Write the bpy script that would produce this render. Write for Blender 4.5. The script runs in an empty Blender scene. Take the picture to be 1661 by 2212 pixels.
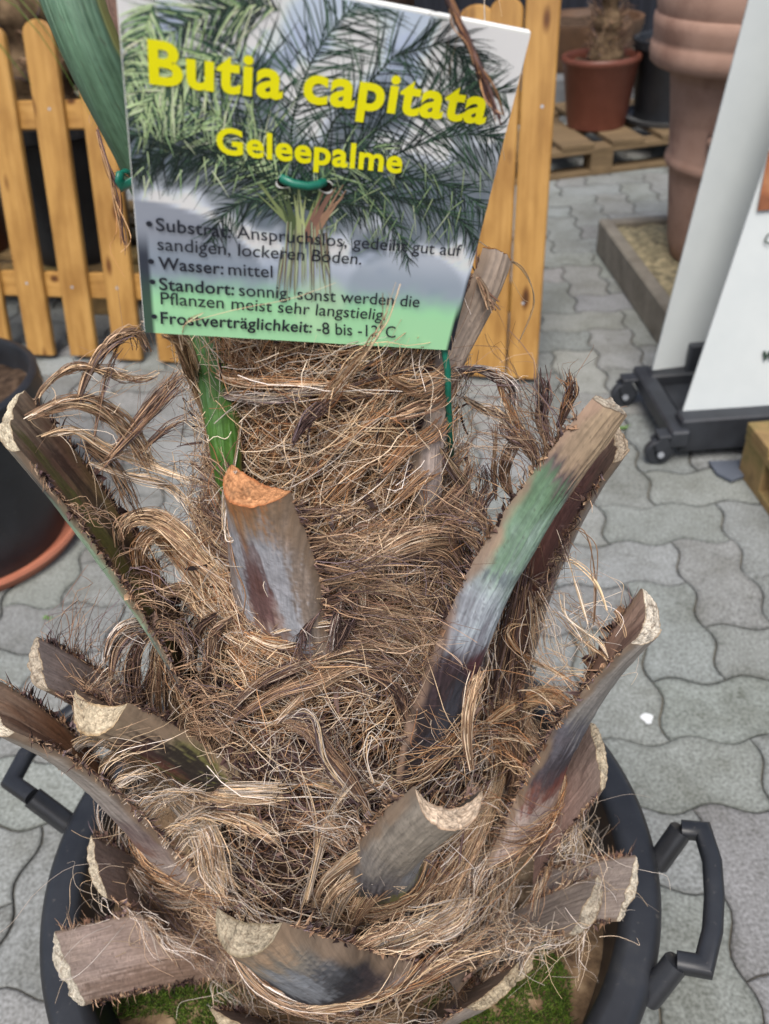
import bpy, math, random
import numpy as np
from mathutils import Vector, Matrix
random.seed(7); rng = np.random.default_rng(7)
R_ = math.radians
scene = bpy.context.scene
COL = scene.collection

# ------------------------------------------------------------------ camera
CAM = np.array([0., 0., 1.22])                       # eye 1.22 m above the paving
RIGHT = np.array([0.99719402, -0.04541017, -0.05951474])
DOWN = np.array([-0.07486045, -0.60489544, -0.79277829])
FWD = np.array([0., 0.79500907, -0.60659754])
FPX = 1850.                                          # focal length in units of a 1661 x 2212 frame
cd = bpy.data.cameras.new('camera'); cam = bpy.data.objects.new('camera', cd); COL.objects.link(cam)
m = Matrix.Identity(4)
for i in range(3):
    m[i][0] = RIGHT[i]; m[i][1] = -DOWN[i]; m[i][2] = -FWD[i]; m[i][3] = CAM[i]
cam.matrix_world = m
cd.sensor_fit = 'VERTICAL'; cd.sensor_height = 36; cd.lens = 36 * FPX / 2212
cd.clip_start = .02; cd.clip_end = 200
cd.dof.use_dof = True; cd.dof.focus_distance = .57; cd.dof.aperture_fstop = 9.0
scene.camera = cam

# ------------------------------------------------------------------ world and sun (bright overcast)
SUN_EL, SUN_AZ = 60, 190
w = bpy.data.worlds.new('World'); scene.world = w; w.use_nodes = True
nt = w.node_tree; nt.nodes.clear()
sky = nt.nodes.new('ShaderNodeTexSky'); sky.sky_type = 'NISHITA'; sky.sun_disc = False
sky.sun_elevation = R_(SUN_EL); sky.sun_rotation = R_(SUN_AZ); sky.air_density = 1; sky.dust_density = 4; sky.ozone_density = 1
bg = nt.nodes.new('ShaderNodeBackground'); bg.inputs[1].default_value = .12
ow = nt.nodes.new('ShaderNodeOutputWorld')
nt.links.new(sky.outputs[0], bg.inputs[0]); nt.links.new(bg.outputs[0], ow.inputs[0])
sl = bpy.data.lights.new('sun', 'SUN'); sl.energy = 2.4; sl.angle = R_(32); sl.color = (1, .97, .93)
so = bpy.data.objects.new('sun', sl); COL.objects.link(so)
az = R_(SUN_AZ)                                       # azimuth of the sun, from +Y clockwise
sd = Vector((math.sin(az) * math.cos(R_(SUN_EL)), math.cos(az) * math.cos(R_(SUN_EL)), math.sin(R_(SUN_EL))))
so.rotation_euler = sd.to_track_quat('Z', 'Y').to_euler()
scene.view_settings.view_transform = 'Standard'; scene.view_settings.look = 'None'
scene.view_settings.gamma = 1; scene.view_settings.exposure = .42

# ------------------------------------------------------------------ helpers
def lin(h):
    h = h.lstrip('#'); c = np.array([int(h[i:i + 2], 16) for i in (0, 2, 4)]) / 255.
    return np.where(c <= .04045, c / 12.92, ((c + .055) / 1.055) ** 2.4)
def ray(px, py): return RIGHT * (px - 830.5) / FPX + DOWN * (py - 1106) / FPX + FWD
def at(px, py, d): return CAM + ray(px, py) * d
def onz(px, py, z):
    d = ray(px, py); return CAM + d * (z - CAM[2]) / d[2]
def unit(v): v = np.asarray(v, float); return v / max(np.linalg.norm(v), 1e-12)
UP = np.array([0, 0, 1.])
def hash3(i, j, k, s=0):
    n = (i.astype(np.int64) * 374761393 + j.astype(np.int64) * 668265263 + k.astype(np.int64) * 2147483647 + s * 974711) & 0xffffffff
    n = ((n ^ (n >> 13)) * 1274126177) & 0xffffffff
    n = ((n ^ (n >> 16)) * 2246822519) & 0xffffffff
    return ((n ^ (n >> 15)) & 0xffff) / 65535.
def noise(p, s=0, octv=1):
    p = np.asarray(p, float); out = np.zeros(p.shape[:-1]); a = 1.; tot = 0
    for o in range(octv):
        q = p * 2 ** o; f = np.floor(q); u = q - f; u = u * u * (3 - 2 * u); i = f.astype(int)
        r = 0
        for dx in (0, 1):
            for dy in (0, 1):
                for dz in (0, 1):
                    wgt = (u[..., 0] if dx else 1 - u[..., 0]) * (u[..., 1] if dy else 1 - u[..., 1]) * (u[..., 2] if dz else 1 - u[..., 2])
                    r = r + wgt * hash3(i[..., 0] + dx, i[..., 1] + dy, i[..., 2] + dz, s + o * 17)
        out += a * r; tot += a; a *= .5
    return out / tot
def sstep(a, b, x): t = np.clip((x - a) / (b - a), 0, 1); return t * t * (3 - 2 * t)

def meshobj(name, V, F, mat=None, parent=None, col=None, smooth=True, vec=None):
    """V (n,3) array, F list of index tuples or (m,k) array -> ONE mesh object"""
    me = bpy.data.meshes.new(name)
    V = np.asarray(V, float)
    if isinstance(F, np.ndarray):
        k = F.shape[1]; me.vertices.add(len(V)); me.vertices.foreach_set('co', V.ravel())
        me.loops.add(F.size); me.loops.foreach_set('vertex_index', F.ravel().astype(np.int32))
        me.polygons.add(len(F)); me.polygons.foreach_set('loop_start', np.arange(0, F.size, k, dtype=np.int32))
        me.update(calc_edges=True)
    else:
        me.from_pydata([tuple(v) for v in V], [], [tuple(f) for f in F]); me.update()
    if smooth: me.polygons.foreach_set('use_smooth', np.ones(len(me.polygons), bool))
    if col is not None:
        a = me.attributes.new('Col', 'FLOAT_COLOR', 'POINT'); c = np.ones((len(V), 4)); c[:, :3] = col; a.data.foreach_set('color', c.ravel())
    if vec is not None:
        a = me.attributes.new('tsc', 'FLOAT_VECTOR', 'POINT'); a.data.foreach_set('vector', np.asarray(vec, float).ravel())
    me.validate()
    o = bpy.data.objects.new(name, me); COL.objects.link(o)
    if mat: me.materials.append(mat)
    if parent is not None:
        o.parent = parent; o.matrix_parent_inverse = Matrix.Translation(-Vector(parent.location))
    return o
def thing(name, label, cat, loc=(0, 0, 0), group=None):
    o = bpy.data.objects.new(name, None); COL.objects.link(o); o.location = loc; o.empty_display_size = .05
    return tag(o, label, cat, group)
def tag(o, label=None, cat=None, group=None, kind=None):
    if label: o['label'] = label
    if cat: o['category'] = cat
    if group: o['group'] = group
    if kind: o['kind'] = kind
    return o

class MB:                                             # collects simple shapes into one mesh
    def __init__(s): s.V = []; s.F = []; s.n = 0
    def add(s, V, F):
        V = np.asarray(V, float); s.V.append(V); s.F += [tuple(i + s.n for i in f) for f in F]; s.n += len(V); return s
    def box(s, c, X, Y, Z, bev=.002):
        """box of half-axes X,Y,Z (vectors) with chamfered edges"""
        c = np.asarray(c, float); X, Y, Z = [np.asarray(a, float) for a in (X, Y, Z)]
        lx, ly, lz = [np.linalg.norm(a) for a in (X, Y, Z)]; b = min(bev, .4 * min(lx, ly, lz))
        V = []; idx = {}
        for sx in (-1, 1):
            for sy in (-1, 1):
                for sz in (-1, 1):
                    for k in range(3):
                        f = [1 - b / lx, 1 - b / ly, 1 - b / lz]; f[k] = 1
                        idx[sx, sy, sz, k] = len(V); V.append(c + X * sx * f[0] + Y * sy * f[1] + Z * sz * f[2])
        F = []
        S = (-1, 1)
        for a in S:
            F.append([idx[a, p, q, 0] for p, q in ((-1, -1), (1, -1), (1, 1), (-1, 1))][::a])
            F.append([idx[p, a, q, 1] for p, q in ((-1, -1), (1, -1), (1, 1), (-1, 1))][::-a])
            F.append([idx[p, q, a, 2] for p, q in ((-1, -1), (1, -1), (1, 1), (-1, 1))][::a])
            for b2 in S:
                F.append([idx[-1, a, b2, 1], idx[1, a, b2, 1], idx[1, a, b2, 2], idx[-1, a, b2, 2]])
                F.append([idx[a, -1, b2, 0], idx[a, 1, b2, 0], idx[a, 1, b2, 2], idx[a, -1, b2, 2]])
                F.append([idx[a, b2, -1, 0], idx[a, b2, 1, 0], idx[a, b2, 1, 1], idx[a, b2, -1, 1]])
                for c2 in S: F.append([idx[a, b2, c2, k] for k in range(3)])
        return s.add(V, F)
    def lathe(s, prof, n=64, c=(0, 0, 0), wob=0):
        prof = np.array(prof, float); V = []
        for k in range(n):
            a = 2 * math.pi * k / n; V += [(c[0] + r * math.cos(a), c[1] + r * math.sin(a), c[2] + z) for r, z in prof]
        m_ = len(prof); F = []
        for k in range(n):
            for j in range(m_ - 1):
                a, b = k * m_ + j, ((k + 1) % n) * m_ + j; F.append((a, b, b + 1, a + 1))
        return s.add(V, F)
    def sweep(s, path, sec, side=None, cap=True):
        """sweep closed section sec [(a,b)] along path; a along 'side' direction, b along the other normal"""
        P = np.array(path, float); n = len(P); k = len(sec); V = []
        for i in range(n):
            t = unit(unit(P[min(i + 1, n - 1)] - P[i]) + unit(P[i] - P[max(i - 1, 0)])) if 0 < i < n - 1 else unit(P[min(i + 1, n - 1)] - P[max(i - 1, 0)])
            sv = UP if side is None else np.asarray(side, float)
            b = sv - t * (sv @ t); b = unit(b) if np.linalg.norm(b) > 1e-6 else unit(np.cross(t, (1, 0, 0))); a = np.cross(t, b)
            mi = 1.
            if 0 < i < n - 1:
                cosh = unit(P[i + 1] - P[i]) @ t; mi = 1 / max(cosh, .5)
            V += [P[i] + a * x * mi + b * y for x, y in sec]
        F = [(i * k + j, i * k + (j + 1) % k, (i + 1) * k + (j + 1) % k, (i + 1) * k + j) for i in range(n - 1) for j in range(k)]
        if cap: F += [tuple(range(k))[::-1], tuple((n - 1) * k + j for j in range(k))]
        return s.add(V, F)
    def build(s, name, mat, parent=None, smooth=False, auto=None):
        o = meshobj(name, np.concatenate(s.V), s.F, mat, parent, smooth=smooth or auto is not None)
        if auto is not None:
            o.data.set_sharp_from_angle(angle=R_(auto))
        return o
def circ(r, n=12, ry=None): return [(r * math.cos(2 * math.pi * k / n), (ry or r) * math.sin(2 * math.pi * k / n)) for k in range(n)]
def rrect(a, b, r, n=3):
    o = []
    for cx, cy, s0 in ((a - r, b - r, 0), (-a + r, b - r, 90), (-a + r, -b + r, 180), (a - r, -b + r, 270)):
        for k in range(n + 1):
            t = R_(s0 + 90 * k / n); o.append((cx + r * math.cos(t), cy + r * math.sin(t)))
    return o

# ------------------------------------------------------------------ materials
def nodes(name, rough=.6, spec=.5):
    m_ = bpy.data.materials.new(name); m_.use_nodes = True; t = m_.node_tree
    b = t.nodes['Principled BSDF']; b.inputs['Roughness'].default_value = rough; b.inputs['Specular IOR Level'].default_value = spec
    return m_, t, b
def N(t, typ, **kw):
    n = t.nodes.new(typ)
    for k, v in kw.items():
        if hasattr(n, k): setattr(n, k, v)
        else: n.inputs[k.replace('_', ' ')].default_value = v
    return n
def L(t, a, ai, b, bi): t.links.new(a.outputs[ai], b.inputs[bi])
def ramp(t, stops):
    r = t.nodes.new('ShaderNodeValToRGB'); e = r.color_ramp.elements
    while len(e) > 1: e.remove(e[-1])
    e[0].position = stops[0][0]; e[0].color = (*lin(stops[0][1]), 1)
    for p, c in stops[1:]: x = e.new(p); x.color = (*lin(c), 1)
    return r
def mix(t, typ='MULTIPLY', fac=1.):
    n = t.nodes.new('ShaderNodeMix'); n.data_type = 'RGBA'; n.blend_type = typ; n.inputs[0].default_value = fac; return n
def simple(name, c1, c2, scale=20, rough=.6, spec=.4, bump=.2, bscale=None, detail=6, stretch=None, c3=None, attr=None):
    """noise between two or three colours + bump"""
    m_, t, b = nodes(name, rough, spec)
    tc = N(t, 'ShaderNodeTexCoord'); mp = N(t, 'ShaderNodeMapping'); L(t, tc, 'Object', mp, 'Vector')
    if stretch: mp.inputs['Scale'].default_value = stretch
    n1 = N(t, 'ShaderNodeTexNoise', Scale=scale, Detail=detail, Roughness=.6); L(t, mp, 'Vector', n1, 'Vector')
    r = ramp(t, [(.3, c1), (.7, c2)] if not c3 else [(.3, c1), (.52, c2), (.72, c3)]); L(t, n1, 'Fac', r, 'Fac')
    out = r
    if attr:
        at_ = N(t, 'ShaderNodeAttribute', attribute_name=attr); mx = mix(t); L(t, at_, 'Color', mx, 6); L(t, r, 'Color', mx, 7); t.links.new(mx.outputs[2], b.inputs['Base Color'])
    else: L(t, r, 'Color', b, 'Base Color')
    if bump:
        n2 = N(t, 'ShaderNodeTexNoise', Scale=bscale or scale * 4, Detail=4); L(t, mp, 'Vector', n2, 'Vector')
        bp = N(t, 'ShaderNodeBump', Strength=bump, Distance=.002); L(t, n2, 'Fac', bp, 'Height'); L(t, bp, 'Normal', b, 'Normal')
    return m_
def attrmat(name, rough=.75, spec=.3, ns=None, amt=.5, bump=.25, scale=1., dist=.0006):
    """colour from the mesh attribute Col, broken up by streaky noise in the (along, across) coordinates tsc"""
    m_, t, b = nodes(name, rough, spec)
    a = N(t, 'ShaderNodeAttribute', attribute_name='Col')
    if ns is None: L(t, a, 'Color', b, 'Base Color'); return m_
    v = N(t, 'ShaderNodeAttribute', attribute_name='tsc'); mp = N(t, 'ShaderNodeMapping'); L(t, v, 'Vector', mp, 'Vector'); mp.inputs['Scale'].default_value = ns
    n1 = N(t, 'ShaderNodeTexNoise', Scale=scale, Detail=7, Roughness=.7); L(t, mp, 'Vector', n1, 'Vector')
    r = N(t, 'ShaderNodeMapRange'); r.inputs[1].default_value = .25; r.inputs[2].default_value = .75; r.inputs[3].default_value = 1 - amt; r.inputs[4].default_value = 1 + amt
    L(t, n1, 'Fac', r, 0)
    mx = mix(t); L(t, a, 'Color', mx, 6); t.links.new(r.outputs[0], mx.inputs[7]); t.links.new(mx.outputs[2], b.inputs['Base Color'])
    bp = N(t, 'ShaderNodeBump', Strength=bump, Distance=dist); L(t, n1, 'Fac', bp, 'Height'); L(t, bp, 'Normal', b, 'Normal')
    return m_

M = {}
M['stub'] = attrmat('leaf base skin', .6, .35, (26, 560, 1), .34, .7)
M['cut'] = attrmat('cut face', .9, .1, (600, 600, 1), .4, .9)
M['fibre'] = attrmat('palm fibre', .78, .25)
M['core'] = simple('trunk core', '#1a1310', '#44342a', 60, .95, .1, .8, stretch=(1, 1, .4))
M['print'] = attrmat('printed board', .42, .4)
M['foam'] = simple('board edge', '#e4e4de', '#f2f2ee', 60, .7, .2, .1)
M['yellow'] = simple('yellow ink', '#f8f000', '#fff81a', 40, .45, .4, 0)
M['ink'] = simple('dark ink', '#20242f', '#2a2f3b', 40, .45, .4, 0)
M['hole'] = simple('punched hole shade', '#15130f', '#2a2620', 200, .9, .1, .3)
M['wire'] = simple('green wire coating', '#0f5a4a', '#16705c', 80, .35, .5, 0)
def plasticmat():
    m_, t, b = nodes('black pot plastic', .4, .5); tc = N(t, 'ShaderNodeTexCoord')
    n1 = N(t, 'ShaderNodeTexNoise', Scale=6, Detail=8, Roughness=.7); L(t, tc, 'Object', n1, 'Vector'); r = ramp(t, [(.35, '#1b1c1f'), (.6, '#292b2f'), (.78, '#3f3e3c')]); L(t, n1, 'Fac', r, 'Fac')
    n2 = N(t, 'ShaderNodeTexNoise', Scale=150, Detail=3); L(t, tc, 'Object', n2, 'Vector'); r2 = ramp(t, [(.66, '#000000'), (.78, '#6b6459')]); L(t, n2, 'Fac', r2, 'Fac')
    mx = mix(t, 'ADD', .35); L(t, r, 'Color', mx, 6); L(t, r2, 'Color', mx, 7); t.links.new(mx.outputs[2], b.inputs['Base Color'])
    r3 = N(t, 'ShaderNodeMapRange'); r3.inputs[3].default_value = .28; r3.inputs[4].default_value = .62; L(t, n1, 'Fac', r3, 0); t.links.new(r3.outputs[0], b.inputs['Roughness'])
    bp = N(t, 'ShaderNodeBump', Strength=.12, Distance=.001); L(t, n2, 'Fac', bp, 'Height'); L(t, bp, 'Normal', b, 'Normal'); return m_
M['plastic'] = plasticmat()
M['rubber'] = simple('black base plastic', '#26282c', '#36393e', 14, .5, .4, .1)
M['saucer'] = simple('terracotta plastic', '#a3614a', '#b2735a', 12, .5, .4, .1)
M['redpot'] = simple('red plastic pot', '#5c3326', '#6c3f31', 10, .45, .4, .1)
M['terra'] = simple('terracotta', '#86685a', '#a58676', 7, .85, .2, .25, 90, c3='#977868')
M['bowl'] = simple('brown glazed bowl', '#4d3a2c', '#6a4f3a', 6, .5, .4, .2)
M['soil'] = simple('potting soil', '#3c2f26', '#77624c', 45, .95, .1, 1., 120, c3='#9a856a')
M['moss'] = simple('moss', '#2c4010', '#5a7422', 60, .95, .1, 1., 300, c3='#75863a')
M['darksoil'] = simple('dark soil', '#2a211b', '#5b4a3c', 40, .95, .1, 1., 90)
M['concrete'] = simple('concrete', '#6c665c', '#8b857a', 12, .9, .2, .4, 120)
M['gravel'] = simple('gravel', '#545044', '#8f8569', 38, .95, .2, .8, 120, c3='#b0a281')
M['pallet'] = simple('pallet wood', '#5d4e3a', '#7f6b50', 5, .85, .2, .4, 60, stretch=(1, 9, 9))
M['oldpallet'] = simple('mossy pallet wood', '#4d402f', '#8f7650', 7, .85, .2, .5, 60, c3='#5d5d35')
M['banner'] = simple('white banner sheet', '#b6bcbc', '#c3c8c7', 4, .35, .4, .03)
M['photo'] = simple('printed brown picture', '#4a2a1c', '#8f5a3a', 9, .4, .4, 0, c3='#b98a62')
M['greenink'] = simple('dark green ink', '#1d2f24', '#2a3d30', 20, .5, .4, 0)
M['metal'] = simple('zinc metal', '#8c9096', '#a5a9ae', 30, .35, .6, .1)
M['grass'] = attrmat('grass blade', .6, .3)
M['shed'] = simple('dark shed wall', '#15171c', '#2b2e37', 4, .8, .2, .3, stretch=(14, 1, .3))
M['bark'] = simple('palm bark', '#3c2f24', '#7c6850', 26, .95, .1, 1., 80)
M['leaf'] = simple('fallen leaf', '#4d6a34', '#75925a', 30, .6, .3, .2)
M['shade_patch'] = simple('shade_patch', '#4a4f58', '#5c626c', 12, .6, .3, .3)
M['white'] = simple('white dropping', '#c9cccb', '#e4e6e5', 60, .7, .2, .3)
M['greystone'] = simple('grey block', '#5b5d5e', '#7c7e7f', 10, .9, .2, .4)

def woodmat():
    m_, t, b = nodes('varnished fence wood', .5, .35)
    v = N(t, 'ShaderNodeAttribute', attribute_name='tsc'); mp = N(t, 'ShaderNodeMapping'); L(t, v, 'Vector', mp, 'Vector'); mp.inputs['Scale'].default_value = (3, 60, 1)
    n1 = N(t, 'ShaderNodeTexNoise', Scale=1, Detail=6, Roughness=.6); L(t, mp, 'Vector', n1, 'Vector')
    r = ramp(t, [(.28, '#936c36'), (.5, '#a98044'), (.75, '#b68e52')]); L(t, n1, 'Fac', r, 'Fac')
    mp2 = N(t, 'ShaderNodeMapping'); L(t, v, 'Vector', mp2, 'Vector'); mp2.inputs['Scale'].default_value = (7, 14, 1)
    n2 = N(t, 'ShaderNodeTexNoise', Scale=1, Detail=4); L(t, mp2, 'Vector', n2, 'Vector')
    r2 = ramp(t, [(.3, '#d8cfc2'), (.6, '#ffffff')]); L(t, n2, 'Fac', r2, 'Fac')
    vo = N(t, 'ShaderNodeTexVoronoi', Scale=1); mp3 = N(t, 'ShaderNodeMapping'); L(t, v, 'Vector', mp3, 'Vector'); mp3.inputs['Scale'].default_value = (5, 14, 1); L(t, mp3, 'Vector', vo, 'Vector')
    r3 = ramp(t, [(.07, '#5d3c1c'), (.10, '#8a6434'), (.20, '#ffffff')]); L(t, vo, 'Distance', r3, 'Fac')
    m1 = mix(t); L(t, r, 'Color', m1, 6); L(t, r2, 'Color', m1, 7)
    m2 = mix(t, fac=.9); t.links.new(m1.outputs[2], m2.inputs[6]); L(t, r3, 'Color', m2, 7); t.links.new(m2.outputs[2], b.inputs['Base Color'])
    bp = N(t, 'ShaderNodeBump', Strength=.25, Distance=.001); L(t, n1, 'Fac', bp, 'Height'); L(t, bp, 'Normal', b, 'Normal')
    return m_
M['fence'] = woodmat()
def pavemat():
    m_, t, b = nodes('concrete pavers', .9, .2)
    a = N(t, 'ShaderNodeAttribute', attribute_name='Col'); tc = N(t, 'ShaderNodeTexCoord')
    n1 = N(t, 'ShaderNodeTexNoise', Scale=7, Detail=8, Roughness=.65); L(t, tc, 'Object', n1, 'Vector')
    r1 = ramp(t, [(.25, '#c2c0b8'), (.5, '#ececea'), (.75, '#ffffff')]); L(t, n1, 'Fac', r1, 'Fac')
    n2 = N(t, 'ShaderNodeTexNoise', Scale=190, Detail=4); L(t, tc, 'Object', n2, 'Vector')
    r2 = ramp(t, [(.3, '#b4b4b1'), (.7, '#ffffff')]); L(t, n2, 'Fac', r2, 'Fac')
    n3 = N(t, 'ShaderNodeTexNoise', Scale=24, Detail=5, Roughness=.7); L(t, tc, 'Object', n3, 'Vector')
    r3 = ramp(t, [(.28, '#9a978c'), (.42, '#ffffff')]); L(t, n3, 'Fac', r3, 'Fac')
    x = mix(t); L(t, a, 'Color', x, 6); L(t, r1, 'Color', x, 7)
    y = mix(t); t.links.new(x.outputs[2], y.inputs[6]); L(t, r2, 'Color', y, 7)
    z = mix(t, fac=.6); t.links.new(y.outputs[2], z.inputs[6]); L(t, r3, 'Color', z, 7); t.links.new(z.outputs[2], b.inputs['Base Color'])
    bp = N(t, 'ShaderNodeBump', Strength=.35, Distance=.0015); L(t, n2, 'Fac', bp, 'Height'); L(t, bp, 'Normal', b, 'Normal')
    return m_
M['pave'] = pavemat()
M['joint'] = simple('joint sand', '#5d594f', '#7d776a', 30, .95, .1, .5)

# ------------------------------------------------------------------ ground: sheet + wave-edged pavers in herringbone
g = MB(); g.add([(-30, -10, -.008), (30, -10, -.008), (30, 40, -.008), (-30, 40, -.008)], [(0, 1, 2, 3)])
tag(g.build('ground', M['joint']), kind='structure')
def paving():
    U = .131; A = .0100; rot = R_(-3.2); V = []; F = []; C = []; n = 0
    org = np.array([.457, .901])
    def warp(p):
        x, y = p[:, 0] * U, p[:, 1] * U
        # zigzag edges, fixed at the lattice nodes
        zz_ = lambda q: (.6 * np.arcsin(np.sin(2 * np.pi * q)) / (np.pi / 2) + .4 * np.clip(1.5 * np.sin(2 * np.pi * q), -1, 1))
        return np.stack([x - A * zz_(p[:, 1]), y + A * zz_(p[:, 0])], 1)
    cr, sr = math.cos(rot), math.sin(rot)
    for i in range(-26, 26):
        for j in range(-7, 42):
            k = (i - j) % 4
            if k == 0: w_, h_ = 2, 1
            elif k == 3: w_, h_ = 1, 2
            else: continue
            q = np.array([i + w_ / 2, j + h_ / 2]) * U + org
            if not (-2.6 < q[0] < 2.9 and .0 < q[1] < 5.6): continue
            if abs(q[0]) > .75 * q[1] + .6: continue
            ns = 8; e = []
            for k2 in range(ns * w_): e.append((i + k2 / ns, j))
            for k2 in range(ns * h_): e.append((i + w_, j + k2 / ns))
            for k2 in range(ns * w_): e.append((i + w_ - k2 / ns, j + h_))
            for k2 in range(ns * h_): e.append((i, j + h_ - k2 / ns))
            p = warp(np.array(e, float)); c = p.mean(0)
            tang = np.roll(p, -1, 0) - np.roll(p, 1, 0); nor = np.stack([-tang[:, 1], tang[:, 0]], 1); nor /= np.linalg.norm(nor, axis=1)[:, None]
            g0 = .0011 + .0009 * random.random(); tilt = rng.normal(0, .004, 2); dz = rng.normal(0, .0008)
            rings = []
            for ins, z in ((g0, -.0078), (g0, -.002), (g0 + .0032, 0), (g0 + .013, .0002)):
                r = p + nor * ins; r = np.stack([r[:, 0] * cr - r[:, 1] * sr + org[0], r[:, 0] * sr + r[:, 1] * cr + org[1]], 1)
                zz = np.full(len(r), z) + (dz + (r - r.mean(0)) @ tilt if z > -.005 else 0); rings.append(np.column_stack([r, zz]))
            K = len(p); V += rings
            for a in range(3):
                for q2 in range(K): F.append((n + a * K + q2, n + a * K + (q2 + 1) % K, n + (a + 1) * K + (q2 + 1) % K, n + (a + 1) * K + q2))
            F.append(tuple(n + 3 * K + q2 for q2 in range(K)))
            base = lin('#9fa2a0') * (1 + rng.normal(0, .07)) * (1 + rng.normal(0, .015, 3))
            C += [np.concatenate([np.tile(base * f_, (K, 1)) * (1 + rng.normal(0, v_, (K, 1))) for f_, v_ in ((.62, 0), (.66, .05), (.86, .07), (1, .02))])]; n += 4 * K
    return tag(meshobj('paving', np.concatenate(V), F, M['pave'], None, np.concatenate(C), smooth=False), kind='structure')
paving()

# ------------------------------------------------------------------ shared builders
def strands(ctrl, width, col, seg=12, taper=.5, sides=3):
    """ctrl (N,K,3) control polylines -> tube mesh arrays with per vertex colour"""
    ctrl = np.asarray(ctrl, float); Nn, K, _ = ctrl.shape
    u = np.linspace(0, K - 1 - 1e-6, seg); i = u.astype(int); f = (u - i)[None, :, None]
    g_ = lambda k: ctrl[:, np.clip(k, 0, K - 1)]
    p0, p1, p2, p3 = g_(i - 1), g_(i), g_(i + 1), g_(i + 2)
    P = .5 * (2 * p1 + (p2 - p0) * f + (2 * p0 - 5 * p1 + 4 * p2 - p3) * f ** 2 + (3 * p1 - p0 - 3 * p2 + p3) * f ** 3)
    T = np.gradient(P, axis=1); T /= np.linalg.norm(T, axis=2, keepdims=True) + 1e-12
    ref = np.array([.31, .17, .93]); a = np.cross(T, ref); a /= np.linalg.norm(a, axis=2, keepdims=True) + 1e-9; b = np.cross(T, a)
    s = np.linspace(0, 1, seg); tp = (1 - taper * s ** 2)[None, :, None]
    w_ = np.asarray(width, float)[:, None, None] * .5 * tp
    ang = [2 * np.pi * k / sides for k in range(sides)]
    V = np.stack([P + w_ * (a * math.cos(x) + b * math.sin(x)) for x in ang], 2)      # N,seg,sides,3
    idx = np.arange(Nn * seg * sides).reshape(Nn, seg, sides)
    F = np.stack([idx[:, :-1, :], np.roll(idx, -1, 2)[:, :-1, :], np.roll(idx, -1, 2)[:, 1:, :], idx[:, 1:, :]], -1).reshape(-1, 4)
    c = np.asarray(col, float)[:, None, None, :] * np.ones((Nn, seg, sides, 1))
    c = c * (1 + .18 * (noise(P * 260, 5)[:, :, None, None] - .5) * 2)
    return V.reshape(-1, 3), F, c.reshape(-1, 3)
def merge(parts):
    V = []; F = []; C = []; n = 0
    for v, f, c in parts:
        V.append(v); F.append(f + n); C.append(c); n += len(v)
    return np.concatenate(V), np.concatenate(F), np.concatenate(C)

# ------------------------------------------------------------------ plane of the sign that hangs against the trunk
qs = [(243, -106), (1148, 70), (975, 757), (312, 718)]        # its four corners in the frame
Q = [np.array([(x - 830.5) / FPX, (y - 1106) / FPX, 1]) for x, y in qs]
lam = np.append(np.linalg.solve(np.stack([Q[0], -Q[1], Q[2]], 1), Q[3]), 1.)
Pc = [lam[i] * Q[i] for i in range(4)]; sc = .166 / np.linalg.norm(Pc[2] - Pc[3])
TLc, TRc, BRc, BLc = [CAM + (p[0] * RIGHT + p[1] * DOWN + p[2] * FWD) * sc for p in Pc]
SU, SV = BRc - BLc, TLc - BLc; SN = unit(np.cross(SU, SV)); SN = SN if SN @ (CAM - BLc) > 0 else -SN
def suv(u, v, z=0.): u, v, z = np.broadcast_arrays(np.asarray(u, float), np.asarray(v, float), np.asarray(z, float)); return BLc + u[..., None] * SU + v[..., None] * SV + z[..., None] * SN
def px2uv(px, py):
    d = ray(px, py); A = np.stack([SU, SV, -d], 1); s = np.linalg.solve(A, CAM - BLc); return s[:2]

# ------------------------------------------------------------------ palm: trunk axis model
A0 = np.array([-.065, .50, .36]); A1 = np.array([-.030, .50, .964]); AD = unit(A1 - A0)
def Rc(h): return np.interp(h, [-.05, .02, .12, .25, .36, .46, .56, .70, .9], [.15, .150, .135, .118, .104, .088, .072, .062, .055])
def cyl(px, py, R, side=1):
    d = ray(px, py); o = CAM - A0; dp = d - AD * (d @ AD); op = o - AD * (o @ AD)
    a = dp @ dp; b = dp @ op; c = op @ op - R * R; D = b * b - a * c
    t = -b / a if (D < 0 or side == 0) else (-b - side * math.sqrt(D)) / a
    return CAM + d * t
def surf(px, py, off=0.):
    h = .3
    for _ in range(14):
        p = cyl(px, py, Rc(h) + off); h2 = (p - A0) @ AD; h = .5 * h + .5 * h2
    return p
def axp(h): return A0 + AD * h
def pnt(q):
    """(px,py,('s',off)|('r',R)|('f',R)|('d',depth))"""
    px, py, (k, v) = q
    if k == 'm': return cyl(px, py, 0, 0) + ray(px, py) * v          # beside the trunk: where the view line passes it closest
    return surf(px, py, v) if k == 's' else cyl(px, py, v) if k == 'r' else cyl(px, py, v, -1) if k == 'f' else at(px, py, v)
palm = thing('palm', 'stocky palm trunk of sawn-off leaf bases wrapped in shaggy brown fibre, in the black tub', 'palm', (-.065, .5, .36))

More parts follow.
